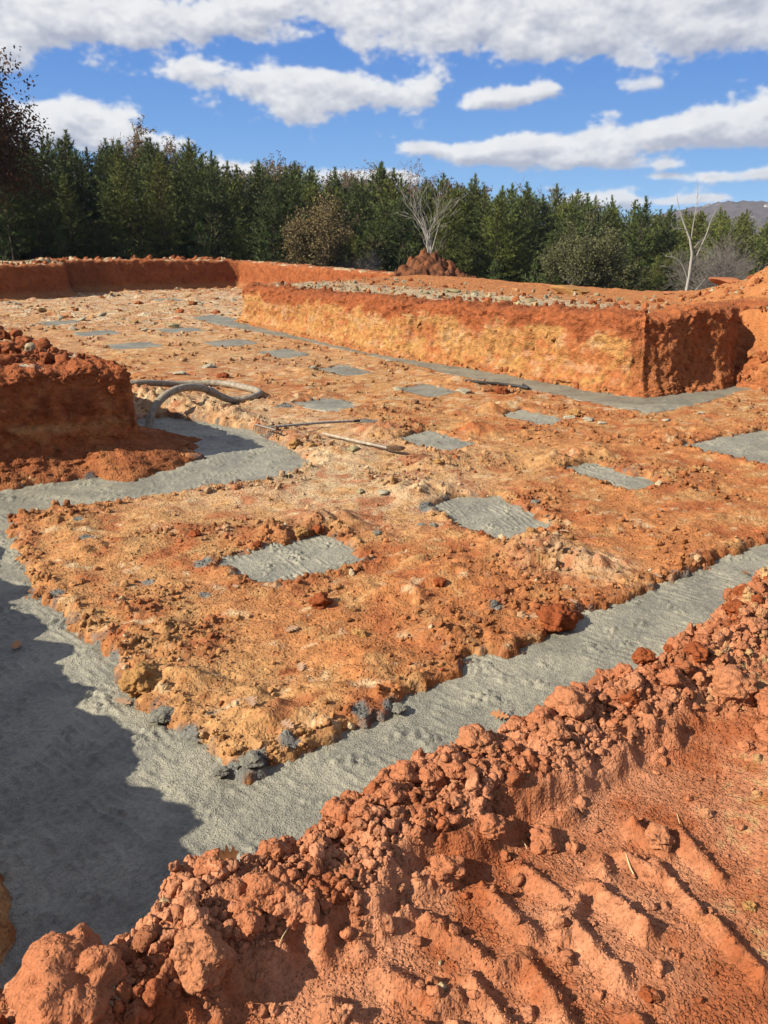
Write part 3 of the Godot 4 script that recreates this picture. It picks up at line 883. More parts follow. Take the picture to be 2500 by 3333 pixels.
func wall(called: String, foot: Array, heights: Array, talus: float, step: float, look: int, _pad: float) -> void:
	var pts := PackedVector2Array()
	var hs := PackedFloat32Array()
	for i in foot.size() - 1:
		var a := Vector2(foot[i][0], foot[i][1])
		var b := Vector2(foot[i + 1][0], foot[i + 1][1])
		var n := maxi(1, int(a.distance_to(b) / step))
		for k in n:
			pts.append(a.lerp(b, float(k) / n))
			hs.append(lerpf(heights[i], heights[i + 1], float(k) / n))
	var count := pts.size()
	var dirs := PackedVector2Array()
	var win := maxi(2, int(0.28 / step))
	for i in count:
		var t := (pts[mini(i + win, count - 1)] - pts[maxi(i - win, 0)]).normalized()
		var inward := Vector2(-t.y, t.x)
		if sd_poly(pit, pts[i].x + inward.x * 0.5, pts[i].y + inward.y * 0.5) < sd_poly(pit, pts[i].x - inward.x * 0.5, pts[i].y - inward.y * 0.5):
			inward = -inward
		dirs.append(inward)
	var flip := dirs[count / 2].dot(Vector2(-(pts[count / 2 + 1] - pts[count / 2]).y, (pts[count / 2 + 1] - pts[count / 2]).x)) < 0.0
	var rows := int(2.9 / (step * 0.85))
	var pos := PackedVector3Array()
	var col := PackedColorArray()
	pos.resize(rows * count)
	col.resize(rows * count)
	for j in rows:
		var t := float(j) / (rows - 1)
		for i in count:
			var p := pts[i]
			var H := hs[i]
			var d := dirs[i]
			var e := n_mid.get_noise_2d(p.x * 1.3, p.y * 1.3 + 7.0)
			var e2 := n_fine.get_noise_2d(p.x * 0.5, p.y * 0.5 + 3.0)
			var tl := talus * (0.8 + 0.38 * e + 0.10 * e2)
			if look == 0 and p.x > -4.6 and p.y > -11.4:
				tl *= 1.0 + 0.9 * smoothstep(-4.6, -3.7, p.x)
			var top := H + 0.03 + 0.07 * e + 0.05 * e2
			var prof := [Vector2(-0.62 * tl, -0.16), Vector2(-0.36 * tl, 0.02 + 0.03 * tl), Vector2(-0.10, 0.12 * tl + 0.06), Vector2(0.03, 0.30 * H), Vector2(0.07 + 0.05 * e, 0.62 * H), Vector2(0.10 + 0.08 * e2, 0.86 * H), Vector2(0.20 + 0.10 * e, top), Vector2(0.50, top + 0.05), Vector2(0.95, top - 0.02), Vector2(1.35, H - 0.22)]
			if look == 1:
				var bow := 0.16 * (n_mid.get_noise_2d(p.x * 0.55, p.y * 0.55 + 17.0) + 0.45) + 0.06 * e2
				for k in range(2, 7):
					prof[k] -= Vector2(bow, 0)
				prof[6] += Vector2(0.12 * e2, 0.14 * n_mid.get_noise_2d(p.x * 0.9 + 8.0, p.y * 0.9))
				prof[7] += Vector2(0, 0.10 * n_mid.get_noise_2d(p.x * 0.9 + 8.0, p.y * 0.9))
			if look == 1 and p.x > 7.2:
				# loose slope instead of a cut face
				var loose := smoothstep(7.25, 7.75, p.x)
				for k in range(2, prof.size()):
					prof[k] += Vector2(loose * 0.16 * (k - 1), 0)
			var f := t * (prof.size() - 1)
			# more rows on the upright part
			f = lerpf(0.0, 2.0, t / 0.22) if t < 0.22 else lerpf(2.0, 6.0, (t - 0.22) / 0.50) if t < 0.72 else lerpf(6.0, 9.0, (t - 0.72) / 0.28)
			var s := mini(int(f), prof.size() - 2)
			var a0: Vector2 = prof[maxi(s - 1, 0)]
			var a3: Vector2 = prof[mini(s + 2, prof.size() - 1)]
			var o: Vector2 = (prof[s] as Vector2).cubic_interpolate(prof[s + 1], a0, a3, f - s)
			var w := Vector3(p.x + d.x * o.x, o.y, p.y + d.y * o.x)
			var up := clampf(o.y / H, 0.0, 1.2)
			# dug face: scraped streaks, clods near the rim and in the talus
			var dig := 0.09 * n3.get_noise_3d(w.x, w.y * 0.6, w.z) + 0.042 * n3f.get_noise_3d(w.x * 0.8, w.y * 0.6, w.z * 0.8)
			var sx := i * step
			var sy := o.y + o.x * 0.8
			var lump := 0.055 * crumb(q_a[0], q_a[1], sx, sy + 5.0, 2.0, 0.45) + 0.04 * crumb(q_b[0], q_b[1], sx, sy, 2.4, 0.4)
			var scar := 0.040 * crumb(q_b[0], q_b[1], sx * 0.6 + 40.0 + 0.5 * sy, sy * 0.5, 1.6, 0.7) + 0.010 * n3f.get_noise_3d(w.x * 3.0, w.y * 3.0, w.z * 3.0)
			var rim := smoothstep(0.80, 1.0, up) + smoothstep(0.22, 0.05, up) * 0.8 + (1.2 * smoothstep(7.25, 7.75, p.x) if look == 1 else 0.0)
			var flat := smoothstep(5.5, 7.0, f)
			var out := (dig * (1.0 - 0.5 * flat) + lump * clampf(rim, 0.0, 1.0) + scar)
			if look == 1:
				out -= 0.045 * fissure(sx, sy)
			w -= Vector3(d.x, 0, d.y) * out * (1.0 - flat)
			w.y += out * (0.25 + 0.55 * flat) * (0.4 + 0.6 * smoothstep(0.0, 0.6, f))
			pos[j * count + i] = w
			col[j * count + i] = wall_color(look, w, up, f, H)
			if look == 1:
				col[j * count + i] = col[j * count + i].lerp(RUST * 0.7, 0.6 * fissure(sx, sy))
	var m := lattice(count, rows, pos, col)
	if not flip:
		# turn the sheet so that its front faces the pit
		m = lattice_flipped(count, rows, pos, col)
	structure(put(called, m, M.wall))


func fissure(sx: float, sy: float) -> float:
	# broken cracks where slabs of clay came away
	var wob := 0.25 * n_tone2.get_noise_2d(sx * 0.8, sy * 1.5)
	var e: float = q_a[0].get_noise_2d(sx * 0.33 + wob + 0.25 * sy, sy * 0.28 + wob) + 1.0
	return smoothstep(0.09, 0.02, e) * smoothstep(0.0, 0.3, n_tone2.get_noise_2d(sx * 0.5 + 71.0, sy * 0.7))


func lattice_flipped(nx: int, nr: int, pos: PackedVector3Array, col: PackedColorArray) -> ArrayMesh:
	var p2 := PackedVector3Array()
	var c2 := PackedColorArray()
	for j in nr:
		for i in nx:
			p2.append(pos[j * nx + nx - 1 - i])
			c2.append(col[j * nx + nx - 1 - i])
	return lattice(nx, nr, p2, c2)


func wall_color(look: int, w: Vector3, up: float, f: float, H: float) -> Color:
	var n1 := n3.get_noise_3d(w.x * 0.8, w.y * 1.2, w.z * 0.8)
	var n2 := n3.get_noise_3d(w.x * 2.2 + 9.0, w.y * 3.0, w.z * 2.2)
	var nf := n3f.get_noise_3d(w.x, w.y, w.z)
	var streak := n_tone2.get_noise_2d((w.x - w.z) * 1.6 + w.y * 0.6, w.y * 0.35)
	var c: Color
	match look:
		0:
			c = RUST.lerp(RED, smoothstep(-0.2, 0.3, n1))
			c = c.lerp(ORANGE, smoothstep(0.05, 0.35, n2 + 0.25 * streak) * 0.7)
			# a lighter seam halfway up
			c = c.lerp(OCHRE, exp(-pow((w.y - 0.56 - 0.03 * n1) / 0.07, 2.0)) * smoothstep(-0.2, 0.3, n2 + 0.2) * 0.6)
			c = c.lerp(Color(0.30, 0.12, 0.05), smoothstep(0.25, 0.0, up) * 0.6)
			c = c.lerp(RED, smoothstep(0.86, 1.0, up + 0.2 * n2))
			c = c.lerp(DARK, smoothstep(0.25, 0.5, n3.get_noise_3d(w.x * 1.5, w.y * 1.2 + 20.0, w.z * 1.5)) * 0.7)
			c = c.lerp(PALE, smoothstep(0.30, 0.45, n3.get_noise_3d(w.x * 1.6 + 30.0, w.y, w.z * 1.6)) * smoothstep(6.0, 7.0, f))
		1:
			c = Color(0.54, 0.275, 0.10).lerp(Color(0.50, 0.19, 0.07), smoothstep(-0.15, 0.3, n1 + 0.4 * streak + 0.25 * smoothstep(-2.0, 6.0, w.x) - 0.08))
			c = c.lerp(CREAM, smoothstep(0.08, 0.45, n2 + 0.8 * streak) * 0.30)
			c = c.lerp(Color(0.60, 0.36, 0.12), smoothstep(0.1, 0.4, -n2 + 0.5 * streak) * 0.5)
			c = c.lerp(RUST, smoothstep(0.16, 0.42, n3.get_noise_3d(w.x * 1.4, w.y * 2.6 + 50.0, w.z * 1.4) + 0.2 * nf) * 0.75)
			c = c.lerp(RED, smoothstep(0.74, 0.86, up + 0.22 * n1 + 0.12 * nf + 0.20 * streak))
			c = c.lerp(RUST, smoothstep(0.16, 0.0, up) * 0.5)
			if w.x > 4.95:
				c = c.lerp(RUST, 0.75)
			if f > 6.6:
				c = ground_color(w.x, w.z, w.y).lerp(RED, 0.5)
		_:
			c = RUST.lerp(RED, smoothstep(-0.2, 0.3, n1))
			c = c.lerp(DARK, smoothstep(0.1, 0.45, n2) * 0.6)
			c = c.lerp(OCHRE, smoothstep(0.3, 0.1, up) * 0.35)
			if f > 6.0:
				c = c.lerp(CREAM, smoothstep(0.0, 0.3, n2 + n1) * 0.8)
	var tn := 1.0 + (0.45 if look == 1 else 0.30) * nf + 0.15 * n2
	return Color(c.r * tn, c.g * tn, c.b * tn)


# ---------------------------------------------------------------- near bank
var near_cells := {}


func near_d(x: float, z: float) -> float:
	var key := (int(floor(x)) + 500) * 1000 + int(floor(z)) + 500
	var cell = near_cells.get(key)
	if cell == null:
		cell = -sd_poly(near_edge, floorf(x) + 0.5, floorf(z) + 0.5)
		near_cells[key] = cell
	return cell if absf(cell) > 1.9 else -sd_poly(near_edge, x, z)


var lug_bins := {}


func lug_bin(x: float, z: float) -> Array:
	var key := (int(floor(x * 5.0)) + 500) * 1000 + int(floor(z * 5.0)) + 500
	if not lug_bins.has(key):
		var b := []
		var c := Vector2(floorf(x * 5.0) * 0.2 + 0.1, floorf(z * 5.0) * 0.2 + 0.1)
		for s in lugs:
			if Geometry2D.get_closest_point_to_segment(c, Vector2(s[0], s[1]), Vector2(s[2], s[3])).distance_to(c) < 0.25:
				b.append(s)
		lug_bins[key] = b
	return lug_bins[key]


func near_y(x: float, z: float) -> float:
	var d := near_d(x, z)
	if d < -1.1:
		return -0.5
	var f1 := n_fine.get_noise_2d(x, z)
	var f2 := n_tone2.get_noise_2d(x * 1.7 + 5.0, z * 1.7)
	var dd := d + 0.055 * f1 + 0.07 * f2
	var right := smoothstep(0.95, 1.25, x + 0.25 * (z + 1.6))
	var far := smoothstep(-2.0, -2.5, z)
	var berm := exp(-pow((dd - 0.13) / 0.14, 2.0))
	var h := 1.43 + 0.05 * berm * (1.0 + 0.8 * f2) + 0.02 * n_mid.get_noise_2d(x * 2.0, z * 2.0)
	# the wheel ran along the bank and pressed a shallow lane
	var lane := smoothstep(0.24, 0.33, dd) * (1.0 - right) * (1.0 - far)
	h -= 0.055 * lane
	var soft := 0.0
	if lane > 0.0:
		for s in lug_bin(x, z):
			var ex: float = s[2] - s[0]
			var ez: float = s[3] - s[1]
			var wx: float = x - s[0] + 0.012 * f1
			var wz: float = z - s[1] + 0.012 * f2
			var t := clampf((wx * ex + wz * ez) / (ex * ex + ez * ez), 0.0, 1.0)
			var qx := wx - ex * t
			var qz := wz - ez * t
			var q := (qx * qx + qz * qz)
			if q < 0.006:
				var wv := 0.023 + 0.007 * f1
				soft = maxf(soft, exp(-q / (wv * wv)))
		h += lane * 0.027 * soft * (1.0 + 0.4 * f1)
	var rough := clampf(maxf(maxf((1.0 - lane) * (1.0 if d < 0.32 else 0.55), soft * 0.7), 0.04), 0.0, 1.0)
	rough *= 0.40 + 0.60 * smoothstep(-0.35, 0.25, f2 + (0.5 if d < 0.22 else 0.0))
	var wx2 := x + 0.010 * f1
	var wz2 := z + 0.010 * f2
	h += rough * (0.026 * crumb(q_b[0], q_b[1], wx2, wz2, 1.7, 0.70) + 0.018 * crumb(q_c[0], q_c[1], wx2, wz2, 2.0, 0.45))
	h += (0.16 + 0.84 * rough) * 0.0105 * crumb(q_d[0], q_d[1], x, z, 2.2, 0.38) + 0.006 * f1
	h += (0.35 + rough) * 0.0035 * n_tone3.get_noise_2d(x * 7.0, z * 7.0)
	if dd < 0.0:
		h -= minf(1.95, -dd * (1.6 + 6.0 * minf(-dd, 0.45)))
		h = maxf(h, -0.5)
	return h


func near_color(x: float, z: float, y: float) -> Color:
	var n2 := n_tone2.get_noise_2d(x * 1.5, z * 1.5)
	var n3_ := n_tone3.get_noise_2d(x * 1.6, z * 1.6)
	var c := Color(0.525, 0.200, 0.094).lerp(Color(0.610, 0.268, 0.140), smoothstep(-0.3, 0.35, n2 + 0.3 * n3_))
	c = c.lerp(Color(0.36, 0.10, 0.036), smoothstep(0.12, 0.5, -n2 + 0.4 * n3_) * 0.7)
	# sandy crushed rock worked into the clay on the right
	var sandy := smoothstep(0.75, 1.15, x + 0.35 * (z + 1.7))
	c = c.lerp(Color(0.50, 0.34, 0.15), smoothstep(0.25, 0.6, n2 * 0.8 + n3_ * 0.9 + 0.12) * sandy * 0.8)
	c = c.lerp(Color(0.40, 0.10, 0.025), smoothstep(0.2, 0.5, n_tone2.get_noise_2d(x * 2.0 + 33.0, z * 2.0)) * sandy * 0.7)
	var tn := 1.0 + 0.22 * n3_
	return Color(c.r * tn, c.g * tn, c.b * tn)


func make_near_bank() -> void:
	var inside := func(x: float, z: float) -> bool:
		return near_d(x, z) > -0.36 and absf(x - 0.03) < 0.62 * -z + 0.25
	structure(put("near_bank", grid_mesh(span(-1.3, 2.4, 0.0058), span(-3.8, -0.8, 0.0063), near_y, near_color, inside), M.soil_near))
	var rest := func(x: float, z: float) -> bool:
		return near_d(x, z) > -1.0 and not (near_d(x, z) > -0.25 and absf(x - 0.03) < 0.62 * -z + 0.12 and x > -1.2 and x < 2.3 and z > -3.68 and z < -0.92)
	var low := func(x: float, z: float) -> float: return near_y(x, z) - 0.012
	structure(put("near_bank", grid_mesh(span(-2.6, 9.5, 0.05), span(-9.6, 2.6, 0.05), low, near_color, rest), M.soil_near))


# ---------------------------------------------------------------- concrete
func concrete_y(x: float, z: float, level: float, turn: float) -> float:
	var f1 := n_fine.get_noise_2d(x * 1.1 + 60.0, z * 1.1)
	var f2 := n_tone2.get_noise_2d(x * 0.9 + 15.0, z * 0.9)
	var ca := cos(turn)
	var sa := sin(turn)
	var a := x * ca + z * sa
	var b := -x * sa + z * ca
	# drag marks of the come-along: broken ridges across the strip, in patches
	var wob := 0.05 * n_mid.get_noise_2d(x * 1.4 + 8.0, z * 1.4) + 0.012 * f1
	var ridge := maxf(0.0, sin((a + wob) * 95.0)) * smoothstep(-0.35, 0.25, n_tone3.get_noise_2d(a * 1.2, b * 0.35))
	var patch := smoothstep(-0.12, 0.25, f2)
	var pits := dome(c_c, x * 1.15, z * 1.15, 0.55) * smoothstep(-0.05, 0.4, n_tone2.get_noise_2d(x * 1.6 - 20.0, z * 1.6) + 0.15)
	var coarse := dome(c_b, x * 1.6, z * 1.6, 0.5) * smoothstep(0.1, 0.5, n_tone2.get_noise_2d(x * 1.3 + 44.0, z * 1.3))
	return level + 0.010 * n_mid.get_noise_2d(x * 1.2, z * 1.2 + 30.0) + 0.006 * f1 + 0.016 * ridge * patch + 0.009 * pits * (1.0 - 0.7 * patch) + 0.024 * coarse


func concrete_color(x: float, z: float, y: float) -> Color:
	var f2 := n_tone2.get_noise_2d(x * 0.7 + 15.0, z * 0.7)
	var f3 := n_tone3.get_noise_2d(x * 1.3, z * 1.3)
	var c := Color(0.335, 0.330, 0.285).lerp(Color(0.430, 0.418, 0.350), smoothstep(-0.25, 0.35, f2))
	c = c.lerp(Color(0.22, 0.222, 0.20), smoothstep(0.05, 0.5, f3 - 0.3 * f2) * 0.65)
	c = c.lerp(Color(0.46, 0.445, 0.37), smoothstep(0.1, 0.45, n_tone2.get_noise_2d(x * 0.5 - 33.0, z * 0.8)) * 0.7)
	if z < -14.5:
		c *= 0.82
	return Color(c.r, c.g, c.b)


func make_footings() -> void:
	var i := 0
	for f in footings:
		var lo: Vector2 = f.lo - Vector2(0.32, 0.32)
		var hi: Vector2 = f.hi + Vector2(0.32, 0.32)
		var poly: PackedVector2Array = f.poly
		var level: float = f.level
		var turn := -0.62 + 0.35 * sin(i * 2.3)
		var edge: float = 0.28
		var yf := func(x: float, z: float) -> float:
			# the rim goes down into the trench
			var s := trench(x, z)
			return concrete_y(x, z, level, turn) - (0.22 * smoothstep(0.22, 0.27, s) if s > 0.2 else 0.0)
		var cells := {}
		var keep := func(x: float, z: float) -> bool:
			var key := (int(floor(x * 3.0)) + 500) * 1000 + int(floor(z * 3.0)) + 500
			var c = cells.get(key)
			if c == null:
				c = sd_poly(poly, floorf(x * 3.0) / 3.0 + 0.1667, floorf(z * 3.0) / 3.0 + 0.1667)
				cells[key] = c
			if c > 0.54:
				return false
			return c < 0.0 or sd_poly(poly, x, z) < edge
		var st: float = f.step
		if f.name == "concrete_footing" and i > 0 and level == -0.05:
			lo.x = -5.6
			hi.x = 6.0
			hi.y = -1.8
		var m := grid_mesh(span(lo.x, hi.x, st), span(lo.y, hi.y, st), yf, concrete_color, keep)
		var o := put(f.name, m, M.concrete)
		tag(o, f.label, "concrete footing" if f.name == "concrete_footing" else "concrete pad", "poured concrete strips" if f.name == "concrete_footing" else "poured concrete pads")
		i += 1


# ---------------------------------------------------------------- tubes, rocks
func tube_into(st: SurfaceTool, pts: Array, radii: Array, sides: int, color := Color.WHITE, capped := true) -> void:
	var rings := []
	for i in pts.size():
		var a: Vector3 = pts[maxi(i - 1, 0)]
		var b: Vector3 = pts[mini(i + 1, pts.size() - 1)]
		var t := (b - a).normalized()
		var s := t.cross(Vector3.UP if absf(t.y) < 0.9 else Vector3.RIGHT).normalized()
		var q := s.cross(t)
		var ring := []
		for k in sides:
			var an := TAU * k / sides
			var n := s * cos(an) + q * sin(an)
			ring.append([pts[i] + n * radii[i], n])
		rings.append(ring)
	for i in pts.size() - 1:
		for k in sides:
			var k2 := (k + 1) % sides
			for v in [rings[i][k], rings[i][k2], rings[i + 1][k], rings[i][k2], rings[i + 1][k2], rings[i + 1][k]]:
				st.set_color(color)
				st.set_normal(v[1])
				st.add_vertex(v[0])
	if capped:
		for e in [0, pts.size() - 1]:
			for k in range(1, sides - 1):
				for v in [rings[e][0], rings[e][k], rings[e][k + 1]]:
					st.set_color(color)
					st.set_normal((pts[e] - pts[1 if e == 0 else e - 1]).normalized())
					st.add_vertex(v[0])


func begin() -> SurfaceTool:
	var st := SurfaceTool.new()
	st.begin(Mesh.PRIMITIVE_TRIANGLES)
	return st


func smooth_path(p: Array, per: int) -> Array:
	var out := []
	for i in p.size() - 1:
		for k in per:
			out.append((p[i] as Vector3).cubic_interpolate(p[i + 1], p[maxi(i - 1, 0)], p[mini(i + 2, p.size() - 1)], float(k) / per))
	out.append(p[-1])
	return out


func rock_mesh(sd: int, level: int, rough: float, squash := 1.0, facets := 0) -> ArrayMesh:
	# a lump: subdivided icosahedron pushed about by noise, radius about 1
	var g := (1.0 + sqrt(5.0)) / 2.0
	var vs: Array = []
	for v in [[-1, g, 0], [1, g, 0], [-1, -g, 0], [1, -g, 0], [0, -1, g], [0, 1, g], [0, -1, -g], [0, 1, -g], [g, 0, -1], [g, 0, 1], [-g, 0, -1], [-g, 0, 1]]:
		vs.append(Vector3(v[0], v[1], v[2]).normalized())
	var fs: Array = [[0, 11, 5], [0, 5, 1], [0, 1, 7], [0, 7, 10], [0, 10, 11], [1, 5, 9], [5, 11, 4], [11, 10, 2], [10, 7, 6], [7, 1, 8], [3, 9, 4], [3, 4, 2], [3, 2, 6], [3, 6, 8], [3, 8, 9], [4, 9, 5], [2, 4, 11], [6, 2, 10], [8, 6, 7], [9, 8, 1]]
	for l in level:
		var mid := {}
		var nf: Array = []
		for f in fs:
			var m := []
			for e in 3:
				var a: int = f[e]
				var b: int = f[(e + 1) % 3]
				var key := mini(a, b) * 100000 + maxi(a, b)
				if not mid.has(key):
					mid[key] = vs.size()
					vs.append(((vs[a] as Vector3) + vs[b]).normalized())
				m.append(mid[key])
			nf.append_array([[f[0], m[0], m[2]], [f[1], m[1], m[0]], [f[2], m[2], m[1]], [m[0], m[1], m[2]]])
		fs = nf
	var r := RandomNumberGenerator.new()
	r.seed = sd
	var cuts := []
	for k in facets:
		cuts.append([Vector3(r.randfn(), r.randfn(), r.randfn()).normalized(), r.randf_range(0.55, 0.85)])
	var na := nz(FastNoiseLite.TYPE_SIMPLEX_SMOOTH, 0.9, 1, sd)
	var nb := nz(FastNoiseLite.TYPE_SIMPLEX_SMOOTH, 2.6, 3, sd + 1)
	var nc := nz(FastNoiseLite.TYPE_CELLULAR, 3.2, 1, sd + 2)
	var st := begin()
	var pos := []
	for v in vs:
		var d: float = 1.0 + 0.35 * na.get_noise_3dv(v) + rough * 0.5 * nb.get_noise_3dv(v)
		if level > 1:
			d += rough * 0.42 * (-0.6 - nc.get_noise_3dv(v))
		if level > 3:
			d += rough * 0.22 * (-0.6 - nc.get_noise_3dv(v * 2.7 + Vector3(5, 1, 3))) + 0.05 * nb.get_noise_3dv(v * 3.0)
		var p: Vector3 = v * d
		for c in cuts:
			var over: float = p.dot(c[0]) - c[1]
			if over > 0.0:
				p -= (c[0] as Vector3) * over * 0.9
		p.y *= squash
		pos.append(p)
	st.set_smooth_group(0 if facets == 0 else -1)
	for f in fs:
		for e in [0, 2, 1]:
			st.set_color(Color.WHITE)
			st.add_vertex(pos[f[e]])
	st.generate_normals()
	st.index()
	return st.commit()


func tinted(c: Color, texture_from: StandardMaterial3D) -> StandardMaterial3D:
	var m: StandardMaterial3D = texture_from.duplicate()
	m.vertex_color_use_as_albedo = false
	m.albedo_color = srgb(Color(c.r * DULL, c.g * DULL, c.b * DULL))
	return m


var ordinals := ["first", "second", "third", "fourth", "fifth", "sixth", "seventh", "eighth", "ninth", "tenth", "eleventh", "twelfth", "thirteenth", "fourteenth", "fifteenth", "sixteenth", "seventeenth", "eighteenth", "nineteenth", "twentieth", "twenty-first", "twenty-second", "twenty-third", "twenty-fourth", "twenty-fifth", "twenty-sixth", "twenty-seventh", "twenty-eighth", "twenty-ninth", "thirtieth", "thirty-first", "thirty-second", "thirty-third", "thirty-fourth", "thirty-fifth", "thirty-sixth", "thirty-seventh", "thirty-eighth", "thirty-ninth", "fortieth", "forty-first", "forty-second", "forty-third", "forty-fourth", "forty-fifth", "forty-sixth", "forty-seventh", "forty-eighth", "forty-ninth", "fiftieth"]


